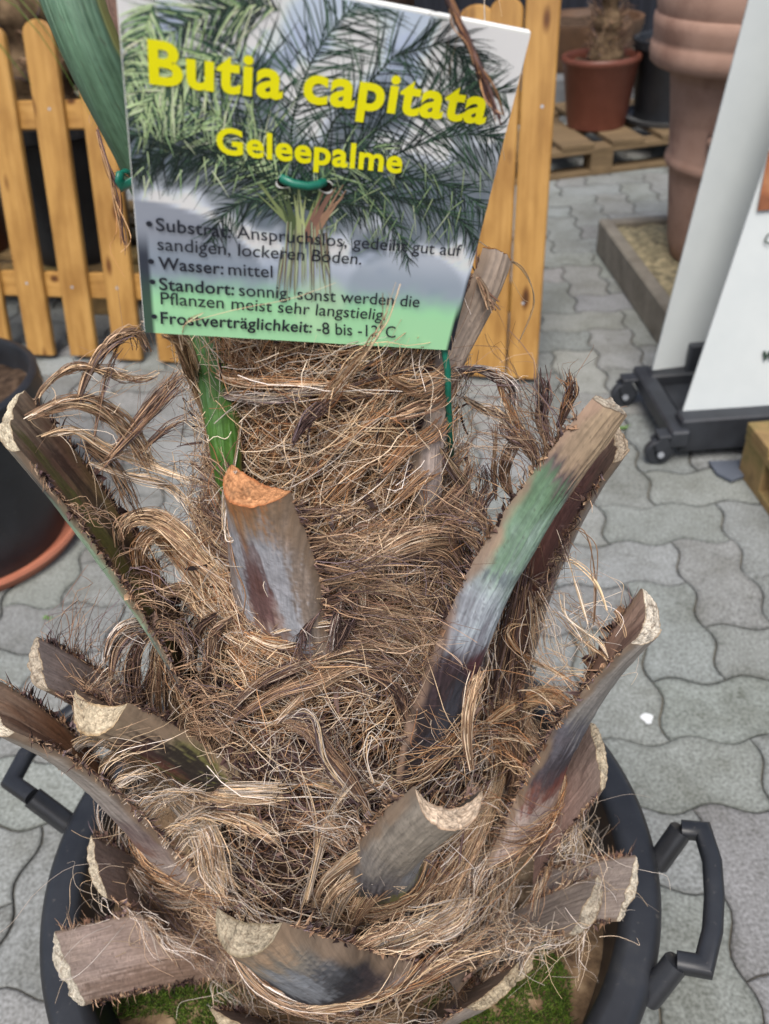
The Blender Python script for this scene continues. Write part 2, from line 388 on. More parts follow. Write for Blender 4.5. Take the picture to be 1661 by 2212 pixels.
# trunk core
hh = np.linspace(-.06, .86, 60); th = np.linspace(0, 2 * np.pi, 97)[:-1]
H_, T_ = np.meshgrid(hh, th, indexing='ij')
e1 = unit(np.cross(AD, (0, 1, 0))); e2 = np.cross(AD, e1)
nz = noise(np.stack([np.cos(T_) * 4, np.sin(T_) * 4, H_ * 18], -1), 3, 3)
rr = Rc(H_) - .012 + (nz - .5) * .02
V = A0 + AD * H_[..., None] + (e1 * np.cos(T_)[..., None] + e2 * np.sin(T_)[..., None]) * rr[..., None]
idx = np.arange(60 * 96).reshape(60, 96)
F = np.stack([idx[:-1], np.roll(idx, -1, 1)[:-1], np.roll(idx, -1, 1)[1:], idx[1:]], -1).reshape(-1, 4)
meshobj('trunk_core', V.reshape(-1, 3), F, M['core'], palm)

TONE = {'L': ['#ecdabb', '#dfc9a2', '#f0e4cc', '#d2b892', '#e2cba6'], 'M': ['#bba183', '#a4886c', '#cab295', '#8f755b', '#ae9274'],
        'D': ['#604e47', '#746056', '#4d3e3a', '#8c786a', '#7f7174'], 'B': ['#94785f', '#aa8e72', '#7b604e', '#c0a686', '#9a7e64'],
        'G': ['#d3ccbc', '#e4ddcf', '#c0b6a6', '#aea598', '#eee8dc'], 'R': ['#ab8058', '#c2986e', '#8f6646', '#d4b084', '#b68c62'],
        'K': ['#3a2c29', '#4c3a38', '#584645', '#2e2424', '#6c5854']}
TL = {k: np.array([lin(c) for c in v]) for k, v in TONE.items()}
def tones(t, n):
    ks = list(t); pick = rng.integers(0, len(ks), n); out = np.empty((n, 3))
    for i in range(n): s_ = TL[ks[pick[i]]]; out[i] = s_[rng.integers(0, len(s_))]
    return out * rng.uniform(.5, 1.3, (n, 1)) ** 1.1 * np.array([1.02, .955, .965])

def lag(pts, ts, u):
    out = 0
    for i in range(len(pts)):
        l = np.ones_like(u)
        for j in range(len(pts)):
            if j != i: l = l * (u - ts[j]) / (ts[i] - ts[j])
        out = out + l[:, None] * pts[i]
    return out

def leaf_base(pts, W, T, outer, inner, cut='#d8c6a8', cut2=None, patches=(), face=(.2, .1), kcon=.24, fringe=None, label=None, margin='#7d6a58', seed=0,
              rdir=None, nt=190, name='leaf_base', cutdir=None, streak=.10, tears=True, collar=70, flare=.42):
    P0 = [pnt(q) for q in pts]; n = len(P0)
    ts = np.cumsum([0] + [np.linalg.norm(P0[i + 1] - P0[i]) for i in range(n - 1)]); Ln = ts[-1]; ts = ts / Ln
    u = np.linspace(0, 1, nt); c = lag(P0, ts, u)
    t = np.gradient(c, axis=0); t /= np.linalg.norm(t, axis=1)[:, None]
    hq = (P0[-1] - A0) @ AD; r = P0[-1] - axp(hq); r = r - AD * (r @ AD); r = unit(r) if rdir is None else unit(rdir)
    w0 = unit(np.cross(UP, r)); nv = np.cross(t, w0); sg = np.sign((nv @ (r - .5 * UP)).mean()); nv = nv * sg
    nv /= np.linalg.norm(nv, axis=1)[:, None]; wv = np.cross(nv, t)
    fk = np.interp(u, np.linspace(0, 1, len(face)), face)[:, None]; vw = CAM - c; vw /= np.linalg.norm(vw, axis=1)[:, None]   # turn the skin side towards (+) or away from (-) where the photo shows it
    nv = nv + fk * vw; nv = nv - t * (nv * t).sum(1)[:, None]; nv /= np.linalg.norm(nv, axis=1)[:, None]; wv = np.cross(nv, t)
    Wt = np.interp(u, np.linspace(0, 1, len(W)), W); Tt = np.interp(u, np.linspace(0, 1, len(T)), T) * (1.0 if seed in (3, 4, 5, 6, 8, 10, 12, 13, 14, 15, 16, 17, 18) else 1.25)
    Wt = Wt * (1 + flare * np.exp(-(u / .2) ** 2)); Tt = Tt * (1 - .35 * np.exp(-(u / .2) ** 2) * (flare > 0))
    sm = np.ones(9) / 9; pad = lambda x: np.convolve(np.pad(x, 4, 'edge'), sm, 'valid'); Wt = pad(Wt); Tt = pad(Tt)
    No, Ni = 62, 36; so_ = np.sin(np.linspace(-np.pi / 2, np.pi / 2, No)); si = np.linspace(1, -1, Ni + 2)[1:-1]
    S = np.concatenate([so_, si]); isin = np.concatenate([np.zeros(No), np.ones(Ni)]); K = len(S)
    uu, SS = np.meshgrid(u, S, indexing='ij'); II = np.tile(isin, (nt, 1))
    off = np.where(II < .5, (1 - np.abs(SS) ** 2.1) ** .62, kcon * (1 - SS ** 2))
    sd3 = np.array([seed * 7.13, seed * 3.7, 0])
    q = np.stack([uu * Ln * 30, SS * 2.2 + II * 9, np.zeros_like(uu)], -1) + sd3
    n_lo = noise(q, seed, 4); n_str = noise(np.stack([uu * Ln * 22, SS * Wt[:, None] * 620, II * 5], -1) + sd3, seed + 3, 3); n_sp = noise(np.stack([uu * Ln * 420, SS * Wt[:, None] * 420, II * 5], -1) + sd3, seed + 5, 2)
    edge = (np.abs(SS) > .93)
    ragged = 1 + sstep(.9, 1, np.abs(SS)) * .014 * (noise(np.stack([uu * Ln * 190, np.sign(SS), II * 0], -1) + sd3, seed + 9, 2) - .5) * 2 + .05 * (noise(np.stack([uu * Ln * 38, np.sign(SS), II * 0], -1), seed + 19) - .5) * 2 * np.abs(SS) ** 4
    X = c[:, None] + wv[:, None] * (SS * ragged * Wt[:, None] / 2)[..., None] + nv[:, None] * (off * Tt[:, None] + (n_lo - .5) * .0035 * (1 - SS ** 2) + (n_str - .5) * .0012)[..., None]
    # sawn end: shear the last stations so that the cut is not perfectly square, and roughen it
    if cutdir is not None:
        cdv = np.asarray(cutdir, float); sh = (uu > .8) * ((uu - .8) / .2) ** 1
        X = X + t[-1] * ((sh * ((X - c[:, None]) @ (wv[-1] * cdv[0] + nv[-1] * cdv[1])))[..., None])
    rg_ = (noise(np.stack([SS * 3.1, II * 3, SS * 0], -1) + sd3, seed + 31, 4) - .5) * (.003 if seed == 1 else .009) + (noise(np.stack([SS * 22, II * 3, SS * 0], -1) + sd3, seed + 33) - .5) * .0011
    X = X + t[-1] * (rg_ * sstep(.86, 1, uu))[..., None]                        # uneven saw cut
    # colour
    def pal(stops, x):
        ps = [p for p, _ in stops]; cs = np.array([lin(h) for _, h in stops]); return np.stack([np.interp(x, ps, cs[:, k]) for k in range(3)], -1)
    uw = uu + (n_lo - .5) * .22 + (n_str - .5) * streak * 1.8
    Co = pal(outer, uw); Ci = pal(inner, uw)
    for (tc, sc, rt, rs, hx, strg, face) in patches:
        d = ((uu - tc) / rt) ** 2 + ((SS - sc) / rs) ** 2
        mk = sstep(1.7, .5, d + (n_lo - .5) * 1.5 + (n_str - .5) * 2.6 + (n_sp - .5) * .7)[..., None] * strg
        if face == 'o': Co = Co * (1 - mk) + lin(hx) * mk
        else: Ci = Ci * (1 - mk) + lin(hx) * mk
    col = np.where(II[..., None] > .5, Ci, Co)
    col = col * (1 + (n_str[..., None] - .5) * np.where(II[..., None] > .5, .35, .75) + (n_sp[..., None] - .5) * .55)
    spk = sstep(.76, .84, n_sp)[..., None] * .5; col = col * (1 - spk) + lin('#3a302c') * spk
    em = sstep(.87, .98, np.abs(SS) + (n_lo - .5) * .25)[..., None] * .85; col = col * (1 - em) + lin(margin) * (.7 + .6 * n_lo[..., None]) * em
    idx = np.arange(nt * K).reshape(nt, K)
    F = np.stack([idx[:-1], np.roll(idx, -1, 1)[:-1], np.roll(idx, -1, 1)[1:], idx[1:]], -1).reshape(-1, 4)
    vec = np.stack([uu * Ln + seed, SS * Wt[:, None] * .5 + II * .3, np.zeros_like(uu)], -1)
    o = meshobj(name, X.reshape(-1, 3), F, M['stub'], palm, col.reshape(-1, 3), vec=vec.reshape(-1, 3))
    o.data.set_sharp_from_angle(angle=R_(38))
    if label: o['label'] = label
    # sawn face: strips between the outer and the inner arc, slightly proud and pitted
    last = X[-1]; O = last[:No]; I = np.concatenate([last[No - 1:No], last[No:], last[0:1]])[::-1]
    def res(a, n_):
        d = np.concatenate([[0], np.cumsum(np.linalg.norm(np.diff(a, axis=0), axis=1))]); x = np.linspace(0, d[-1], n_); return np.stack([np.interp(x, d, a[:, k]) for k in range(3)], 1)
    nc, nr = 96, 26; O2, I2 = res(O, nc), res(I, nc); fr = np.linspace(0, 1, nr)[None, :, None]
    G = O2[:, None] * (1 - fr) + I2[:, None] * fr
    a_ = np.linspace(0, 1, nc)[:, None] * Wt[-1] + np.zeros((nc, nr)); b_ = (fr[..., 0] * Tt[-1]) + np.zeros((nc, nr))
    pit = .45 * noise(np.stack([a_ * 300, b_ * 300, a_ * 0 + seed], -1), seed, 2) + .55 * noise(np.stack([a_ * 1100, b_ * 1100, a_ * 0 + seed], -1), seed + 1, 2)
    rimm = np.minimum(np.minimum(fr[..., 0], 1 - fr[..., 0]) * 4, np.minimum(np.linspace(0, 1, nc), np.linspace(1, 0, nc))[:, None] * 14).clip(0, 1)
    G = G + t[-1] * (.0002 + rimm * ((pit - .5) * .0034 + .0006))[..., None]
    cc = lin(cut) * .68 * (1 + (pit[..., None] - .5) * 1.9); c2 = lin(cut2 or '#8a7458'); k2 = sstep(.55, .0, rimm)[..., None] * .7; cc = cc * (1 - k2) + c2 * k2
    crack = sstep(.06, .0, np.abs(noise(np.stack([a_ * 150, b_ * 150, a_ * 0], -1), seed + 2, 2) - .5))[..., None] * .55; cc = cc * (1 - crack) + lin('#5d4a38') * crack
    ix = np.arange(nc * nr).reshape(nc, nr); Fc = np.stack([ix[:-1, :-1], ix[1:, :-1], ix[1:, 1:], ix[:-1, 1:]], -1).reshape(-1, 4)
    meshobj('cut_face', G.reshape(-1, 3), Fc, M['cut'], o, cc.reshape(-1, 3), vec=np.stack([a_, b_, a_ * 0], -1).reshape(-1, 3))
    # collar: fibre that crosses the foot of the leaf base and hides where it leaves the trunk
    if collar:
        n_ = collar; K_ = 7; S_ = np.linspace(-1.25, 1.25, K_)[None] * rng.uniform(.6, 1.05, (n_, 1)) + rng.normal(0, .25, (n_, 1)); t0 = np.abs(rng.normal(0, .075, (n_, 1))) + rng.normal(0, .16, (n_, 1)) * (S_ * .5) + .02
        k_ = np.clip((t0 * (nt - 1)).astype(int), 0, nt - 1); lift = rng.uniform(.0005, .006, (n_, 1)); ou = np.where(np.abs(S_) < 1, np.clip(1 - np.abs(S_) ** 2.1, 0, 1) ** .62, -(np.abs(S_) - 1) * 1.2)
        Pk = c[k_] + wv[k_] * (S_ * Wt[k_] / 2)[..., None] + nv[k_] * (ou * Tt[k_] + lift)[..., None] - t[k_] * (np.clip(-t0, 0, 1) * Ln)[..., None] + rng.normal(0, .0012, (n_, K_, 3))
        v_, f_, c_ = strands(Pk, .0005 * rng.uniform(.5, 2, n_), tones('BMRDL', n_), 14); meshobj('fibre_collar', v_, f_, M['fibre'], o, c_)
    # fringe of fibres and papery rags along the margins
    if fringe:
        for sd_ in (-1, 1):
            parts = []
            f = dict(n=14, t=(.04, .8), L=.06, tone='MB', per=12, w=.00055, up=.7, out=.6, inn=.35, curl=.6)
            f.update(fringe); f.update(fringe.get(sd_, {}))
            if f['n'] == 0: continue
            tt = rng.uniform(f['t'][0], f['t'][1], f['n'])
            for t0 in tt:
                k = int(t0 * (nt - 1)); p0 = c[k] + wv[k] * sd_ * Wt[k] * .5
                ln = f['L'] * rng.uniform(.5, 1.3); np_ = max(2, int(f['per'] * rng.uniform(.4, 1.5)))
                d0 = unit(wv[k] * sd_ * f['out'] + t[k] * f['up'] - nv[k] * f['inn'] + rng.normal(0, .22, 3))
                d1 = unit(wv[k] * sd_ * (f['out'] + .5) - nv[k] * (f['inn'] + .5) - UP * f['curl'] + t[k] * .1 + rng.normal(0, .35, 3))
                base = p0[None] + t[k] * rng.uniform(-.006, .006, (np_, 1)) + rng.normal(0, .0006, (np_, 3))
                l_ = ln * rng.uniform(.55, 1.15, (np_, 1)); j = lambda s_: rng.normal(0, s_ * ln, (np_, 3))
                ct_ = np.stack([base - d0 * .004, base, base + d0 * l_ * .34 + j(.03), base + d0 * l_ * .58 + d1 * l_ * .18 + j(.06), base + d0 * l_ * .66 + d1 * l_ * .5 + j(.11), base + d0 * l_ * .6 + d1 * l_ * .8 + j(.17)], 1)
                parts.append(strands(ct_, f['w'] * rng.uniform(.6, 1.5, np_), tones(f['tone'], np_), 12))
            nt_ = int(150 * Ln / .2); tk = rng.uniform(.12, .97, nt_); k_ = (tk * (nt - 1)).astype(int); ou_ = wv[k_] * sd_; lt_ = rng.uniform(.0015, .008, (nt_, 1)) * np.where(rng.random((nt_, 1)) < .15, 1.8, 1)
            bt = c[k_] + ou_ * (Wt[k_] * .5)[:, None] + rng.normal(0, .0006, (nt_, 3)); dt = ou_ * .8 - nv[k_] * .35 + t[k_] * .45 + rng.normal(0, .35, (nt_, 3))
            parts.append(strands(np.stack([bt - ou_ * .002, bt, bt + dt * lt_ * .5, bt + dt * lt_ + rng.normal(0, .0012, (nt_, 3))], 1), rng.uniform(.0006, .0017, nt_), tones('BDKM', nt_), 5, .9))
            if tears:
                RV = []; RF = []; RC = []; nn = 0
                for t0 in rng.uniform(.05, .93, int(34 * Ln / .2)):
                    k = int(t0 * (nt - 1)); p0 = c[k] + wv[k] * sd_ * Wt[k] * .49; wd = rng.uniform(.0015, .004); ht = rng.uniform(.0015, .006)
                    dd = unit(wv[k] * sd_ * .5 - nv[k] * .5 + t[k] * .4 + rng.normal(0, .4, 3)); tn = t[k]
                    m_ = 5; a = np.linspace(-1, 1, m_)
                    v0 = p0 + tn * a[:, None] * wd - dd * .001; v1 = p0 + tn * a[:, None] * wd * .9 + dd * (ht * rng.uniform(.3, 1, m_))[:, None] + rng.normal(0, .0008, (m_, 3))
                    v2 = v1 + (dd + nv[k] * rng.normal(0, .8)) * (ht * rng.uniform(0, .7, m_))[:, None] + rng.normal(0, .0012, (m_, 3))
                    RV.append(np.concatenate([v0, v1, v2]))
                    for r_ in range(2):
                        for q_ in range(m_ - 1): RF.append((nn + r_ * m_ + q_, nn + r_ * m_ + q_ + 1, nn + (r_ + 1) * m_ + q_ + 1, nn + (r_ + 1) * m_ + q_))
                    RC.append(np.tile(tones('DBK', 1) * 1.0, (3 * m_, 1))); nn += 3 * m_
                if RV: parts.append((np.concatenate(RV), np.array(RF), np.concatenate(RC)))
            if parts:
                v_, f_, c_ = merge(parts); meshobj('fibre_fringe', v_, f_, M['fibre'], o, c_)
    return o

GREYIN = [(0, '#5a483c'), (.5, '#7d6555'), (1, '#8d7767')]
FR = dict(n=16, L=.055, tone='MBL', per=12)
# upper ring
leaf_base([(612, 1400, ('s', -.004)), (598, 1235, ('s', .022)), (562, 1032, ('r', .118))], (.062, .074, .072, .058, .041), (.010, .014, .016, .018), 
          [(0, '#b0a09a'), (.25, '#aeb0b6'), (.55, '#a2a2a8'), (.8, '#9d9ea4'), (.93, '#8a7058'), (1, '#8f6240')], [(0, '#7d6a5a'), (1, '#8d6c4c')], '#d2986c', '#9c5a34',
          patches=[(.30, -.05, .24, .30, '#9a7a6c', .8, 'o'), (.48, .0, .20, .24, '#5a353a', .7, 'o'), (.68, .0, .16, .22, '#64453f', .65, 'o'), (.88, .05, .16, .14, '#94683f', .6, 'o'), (.5, .85, .6, .25, '#8a7a70', .8, 'o'), (.5, -.9, .6, .2, '#86725f', .8, 'o')],
          fringe=dict(FR, n=20, L=.05, tone='MDB', t=(.1, .95), per=10, out=.9, up=.5), label='front leaf base with a fresh orange cut and grey-blue skin', seed=1, collar=130, face=(.25, .05), kcon=.12, rdir=(-.62, -.78, 0))
leaf_base([(936, 1640, ('s', .012)), (978, 1405, ('d', .604)), (1072, 1188, ('d', .560)), (1300, 856, ('d', .502))], (.056, .050, .043, .038, .034, .031), (.014, .018, .018, .015), 
          [(0, '#262023'), (.22, '#2b2528'), (.31, '#3f3236'), (.40, '#74757d'), (.48, '#99a1a8'), (.58, '#8d9a98'), (.68, '#6c8571'), (.77, '#587259'), (.815, '#564a4c'), (.86, '#8d7a66'), (1, '#96836c')], GREYIN, '#b8ad9c', '#6a5644',
          patches=[(.34, -.2, .05, .4, '#5e333a', .6, 'o'), (.40, -.7, .07, .3, '#7f8a4a', .6, 'o'), (.585, .2, .02, .6, '#5d6570', .6, 'o'), (.66, -.1, .14, .4, '#8fa79a', .45, 'o'), (.15, .2, .12, .4, '#474a55', .6, 'o')], fringe=dict(FR, n=22, L=.05, tone='DBM', t=(.2, .9), per=9, out=.7, **{'1': {}}), label='largest right leaf base with green and blue-grey skin, black at its foot', seed=2, streak=.07, face=(.9, .8, .45), margin='#8b7464')
leaf_base([(1100, 1520, ('m', .03)), (1150, 1250, ('m', .03)), (1310, 945, ('m', .015))], (.05, .05, .045, .04), (.014, .016, .014), [(0, '#3a3538'), (.3, '#5a5555'), (.6, '#8a817c'), (1, '#948a82')], [(0, '#5c3a34'), (.5, '#8d6258'), (.8, '#96706a'), (1, '#8a7468')], '#b5a590', fringe=dict(FR, n=16, L=.02, tone='DK', per=5), seed=3, kcon=0.35, face=(-.5, -.5), label='leaf base with a pinkish inner face behind the green one')
leaf_base([(430, 1490, ('m', -.03)), (300, 1240, ('m', -.01)), (150, 1025, ('m', .0)), (48, 905, ('m', .0))], (.054, .054, .054, .052, .050), (.010, .014, .016, .014), [(0, '#4c4e58'), (.2, '#6a6c70'), (.4, '#8fa58a'), (.75, '#93ab90'), (.86, '#6d7a6a'), (.9, '#4a4648'), (1, '#9a9082')], [(0, '#4a342a'), (.3, '#6d5842'), (.6, '#7a6a48'), (.85, '#705446'), (1, '#8d7c6a')], '#e0d3b8',
          patches=[(.5, -.1, .45, .28, '#5d6130', .8, 'i'), (.5, .5, .5, .2, '#3a2a26', .7, 'i'), (.5, .6, .5, .3, '#4a4446', .6, 'o'), (.25, .2, .2, .4, '#4e525c', .6, 'o')], fringe=dict(FR, n=20, L=.032, tone='DBM', per=7, out=.25, inn=.7), seed=4, kcon=0.45, face=(-.3, -.45, -.45), label='long left leaf base with a pale green edge and dark inner face')
# middle ring
leaf_base([(1140, 1800, ('m', -.03)), (1205, 1570, ('m', -.02)), (1372, 1330, ('m', -.005))], (.07, .055, .05, .05, .05), (.016, .02, .018), [(0, '#ab9a92'), (.22, '#b0a098'), (.3, '#70483e'), (.36, '#56484a'), (.55, '#5d5c64'), (.62, '#7f7c7a'), (1, '#98918a')], [(0, '#4a382e'), (.4, '#7d6352'), (.7, '#98796a'), (1, '#9d8476')], '#d3c9b8',
          patches=[(.42, .1, .1, .8, '#3c3a42', .8, 'o'), (.75, .1, .4, .25, '#644a44', .7, 'i'), (.3, -.2, .06, .5, '#7a4238', .7, 'o')], fringe=dict(FR, n=16, L=.045, tone='LRM', t=(.15, .85), per=5, out=.2, inn=.8), seed=5, kcon=0.38, face=(1.1, .45, -.1), label='right leaf base with a brown channelled inner face and white cut')
leaf_base([(405, 1900, ('m', -.035)), (255, 1700, ('m', -.03)), (130, 1588, ('m', -.02)), (8, 1520, ('m', -.005))], (.066, .058, .052, .05, .05), (.014, .018, .016), [(0, '#a5978f'), (.25, '#a3938b'), (.4, '#6d5c5a'), (.5, '#7d706c'), (.65, '#958d86'), (1, '#8f877e')], [(0, '#5a4030'), (.5, '#8d6448'), (.8, '#9a7054'), (1, '#a08672')], '#ded2bd',
          patches=[(.32, 0, .05, .6, '#7a5444', .7, 'o'), (.7, -.2, .4, .25, '#5a3d30', .7, 'i')], fringe=dict(FR, n=20, L=.038, tone='LMG', per=10, out=.2, inn=.8, up=.5), seed=6, kcon=0.38, face=(1.1, .5, .1, -.1), label='left leaf base with a rusty inner face')
leaf_base([(500, 1715, ('s', .0)), (360, 1578, ('m', -.05)), (218, 1503, ('m', -.05))], (.062, .054, .048, .043), (.014, .02, .022), [(0, '#8a7868'), (.3, '#6d6c3c'), (.55, '#77744a'), (.7, '#8a7868'), (1, '#9a8872')], GREYIN, '#d2c2a6', '#9a7c54',
          patches=[(.2, -.2, .25, .5, '#25201f', .95, 'o'), (.5, -.55, .34, .32, '#2c2626', .95, 'o'), (.55, -.2, .25, .2, '#6a4038', .8, 'o'), (.75, -.3, .14, .4, '#4a3434', .8, 'o'), (.40, .25, .06, .16, '#c5bda8', .95, 'o'), (.28, .4, .03, .08, '#b5ad98', .95, 'o')], fringe=dict(FR, n=16, L=.04, tone='MB'), seed=7, face=(.9, .8), margin='#8d7a66', label='short left leaf base with olive and black blotches and a cream cut')
leaf_base([(330, 1585, ('m', .03)), (220, 1500, ('m', .03)), (95, 1432, ('m', .03))], (.05, .05, .05, .045), (.012, .014, .012), [(0, '#7d706a'), (1, '#9a8c82')], [(0, '#7d6a62'), (1, '#9d8d85')], '#b8ab98', fringe=dict(FR, n=26, L=.045, tone='BD', per=4, up=1., out=.1, curl=.1), seed=8, kcon=0.15, face=(.0, -.2))
leaf_base([(835, 1930, ('s', .004)), (850, 1810, ('r', .185)), (968, 1702, ('r', .232))], (.066, .058, .048, .042), (.016, .019, .018), [(0, '#2c2a2c'), (.18, '#3a3638'), (.28, '#7d7a3c'), (.36, '#57545a'), (.5, '#6e6a68'), (.7, '#8a8278'), (1, '#8f867a')], [(0, '#2d2824'), (1, '#56504a')], '#d9c3ab', '#94785e',
          patches=[(.45, -.5, .2, .3, '#8d9096', .6, 'o'), (.25, .4, .15, .4, '#36343a', .8, 'o')], fringe=dict(FR, n=14, L=.04, tone='BMG', per=7, up=1.0, out=.5), seed=9, collar=170, face=(.8, .7), label='front leaf base with a cracked cream crescent cut', kcon=.5)
leaf_base([(1150, 1800, ('m', .0)), (1235, 1700, ('m', .02)), (1285, 1630, ('m', .03))], (.075, .07, .066), (.010, .012, .010), [(0, '#7d6f69'), (1, '#958880')], [(0, '#8a7068'), (.6, '#a38b82'), (1, '#a8958a')], '#c6b79d', fringe=dict(FR, n=8, L=.03, tone='LG', per=4), seed=10, kcon=0.15, face=(-.3, -.4))
# low ring, pointing out over the soil
leaf_base([(775, 2085, ('r', .150)), (660, 2035, ('r', .195)), (540, 1975, ('r', .222))], (.100, .095, .078, .052), (.020, .030, .020), [(0, '#a39389'), (.25, '#a08f86'), (.40, '#3d3436'), (.55, '#2b2b2f'), (.76, '#4d4e52'), (.9, '#7d766c'), (1, '#8a7560')], [(0, '#7a6656'), (.6, '#8d7764'), (1, '#97826e')], '#b3a68f', '#6d6048',
          patches=[(.34, .0, .08, .7, '#5d4238', .8, 'o'), (.55, .1, .24, .7, '#2c2c31', .95, 'o'), (.7, -.2, .16, .4, '#94989e', .6, 'o'), (.12, .6, .2, .4, '#b3a59a', .7, 'o')], fringe=dict(FR, n=12, L=.045, tone='MLB', per=12, up=.4, out=.9), seed=11, collar=150, face=(.8, .35, -.1), label='lowest front leaf base, bulging grey-black, its cut facing the viewer', kcon=.2)
leaf_base([(560, 2015, ('d', .855)), (345, 2045, ('d', .80)), (150, 2088, ('d', .735))], (.085, .08, .076, .072), (.010, .014, .014), [(0, '#857a74'), (.6, '#8e8681'), (1, '#938c84')], [(0, '#85736a'), (.5, '#a08c80'), (.75, '#ad9a90'), (1, '#aa988c')], '#c5bcaa', '#9a9180',
          patches=[(.6, -.7, .4, .3, '#6a5240', .6, 'i')], fringe=dict(FR, n=5, L=.05, tone='GL', per=3, w=.0006), seed=12, kcon=0.10, face=(-.2, -.2), label='flat left leaf base reaching over the tub rim with a frayed end')
leaf_base([(950, 2085, ('r', .152)), (1090, 2010, ('d', .79)), (1262, 1948, ('d', .745))], (.08, .075, .07, .066), (.012, .018, .016), [(0, '#8c8580'), (.6, '#908b87'), (1, '#8d867e')], [(0, '#7a6c62'), (1, '#958a82')], '#b8ad9a',
          patches=[(.75, .2, .14, .3, '#4c4f52', .85, 'o')], fringe=dict(FR, n=16, L=.06, tone='GML', per=7), seed=13, kcon=0.15, face=(.6, .25), label='right leaf base with a bluish grey underside')
leaf_base([(1140, 1960, ('d', .83)), (1250, 1930, ('d', .79)), (1352, 1915, ('d', .745))], (.07, .068, .064), (.010, .012, .010), [(0, '#857a72'), (1, '#9a8f86')], [(0, '#8d8078'), (1, '#a89b92')], '#d0c5b0', fringe=dict(FR, n=14, L=.05, tone='GL', per=5), seed=14, kcon=0.12, face=(.1, 0))
leaf_base([(350, 1945, ('d', .81)), (280, 1900, ('d', .765)), (215, 1868, ('d', .725))], (.06, .062, .058), (.010, .012, .010), [(0, '#857870'), (1, '#998d84')], [(0, '#6f5f57'), (1, '#8a7a72')], '#c8bba4', fringe=dict(FR, n=14, L=.05, tone='MG', per=5), seed=15, kcon=0.15, face=(-.2, -.2))
leaf_base([(1010, 2110, ('r', .155)), (1065, 2085, ('r', .185)), (1118, 2090, ('r', .21))], (.05, .05, .046), (.010, .012, .010), [(0, '#7d736c'), (1, '#8a8078')], [(0, '#6d6058'), (1, '#85776c')], '#b5a68c', fringe=dict(FR, n=6, L=.03, tone='MG', per=5), seed=16, kcon=0.15, face=(.1, 0))
leaf_base([(900, 2190, ('r', .152)), (985, 2165, ('r', .19)), (1062, 2128, ('r', .215))], (.075, .07, .062), (.012, .014, .012), [(0, '#8a8078'), (1, '#8f857c')], [(0, '#5d5048'), (1, '#85766a')], '#b5a68c', fringe=dict(FR, n=10, L=.05, tone='MG', per=6), seed=17, kcon=0.15, face=(.1, 0))
leaf_base([(700, 2260, ('r', .152)), (620, 2225, ('r', .18)), (530, 2212, ('r', .21))], (.08, .078, .07), (.012, .014, .012), [(0, '#8a8078'), (1, '#9a9088')], [(0, '#6d5f57'), (1, '#85766e')], '#b5a68c', fringe=dict(FR, n=10, L=.05, tone='MG', per=6), seed=18, kcon=0.15, face=(.1, 0))
# petioles going up past the sign
leaf_base([(895, 1060, ('s', -.03)), (912, 930, ('s', .010)), (938, 810, ('d', .515)), (975, 720, ('d', .51)), (1052, 552, ('d', .505))], (.022, .024, .024, .022), (.010, .012, .012), [(0, '#a5958f'), (.3, '#a3958f'), (.6, '#9a8a7c'), (1, '#8f7f70')], GREYIN, '#a8784a', '#8a5c34', fringe=dict(FR, n=26, L=.04, tone='RML', per=9, t=(0, .7)), seed=19, face=(.6, .6), label='grey stub rising behind the right edge of the sign', streak=.2)
leaf_base([(512, 1070, ('s', -.03)), (480, 900, ('s', .016)), (455, 745, ('d', .512)), (300, 320, ('d', .455)), (138, -70, ('d', .42))], (.010, .017, .026, .028, .029, .031), (.006, .010, .012, .013), [(0, '#5d7a32'), (.12, '#3f661f'), (.35, '#41642c'), (.6, '#48654a'), (1, '#4f6a56')], [(0, '#5a7a30'), (1, '#587a50')], '#8aa070', fringe=None, seed=20, face=(.7, .7), flare=0, label='living green leaf stalk passing behind the sign', margin='#6d6a38', streak=.25, name='leaf_stalk',
          patches=[(.8, 0, .3, .3, '#64866c', .4, 'o')], rdir=(-.3, -1, 0))
leaf_base([(520, 900, ('s', -.004)), (400, 560, ('d', .545)), (270, 180, ('d', .50)), (215, -60, ('d', .48))], (.026, .024, .022, .022), (.008, .010, .010), [(0, '#7d6a5a'), (.5, '#8a6a5a'), (1, '#7d6458')], GREYIN, '#8a7458', fringe=dict(FR, n=10, L=.02, tone='RB', per=4), seed=21, face=(.5, .5), label='dry brown leaf stalk behind the green one', name='leaf_stalk', rdir=(-.3, -1, 0),
          patches=[(.85, .3, .1, .4, '#b08a5c', .8, 'o'), (.7, .2, .1, .4, '#5a3028', .8, 'o')])

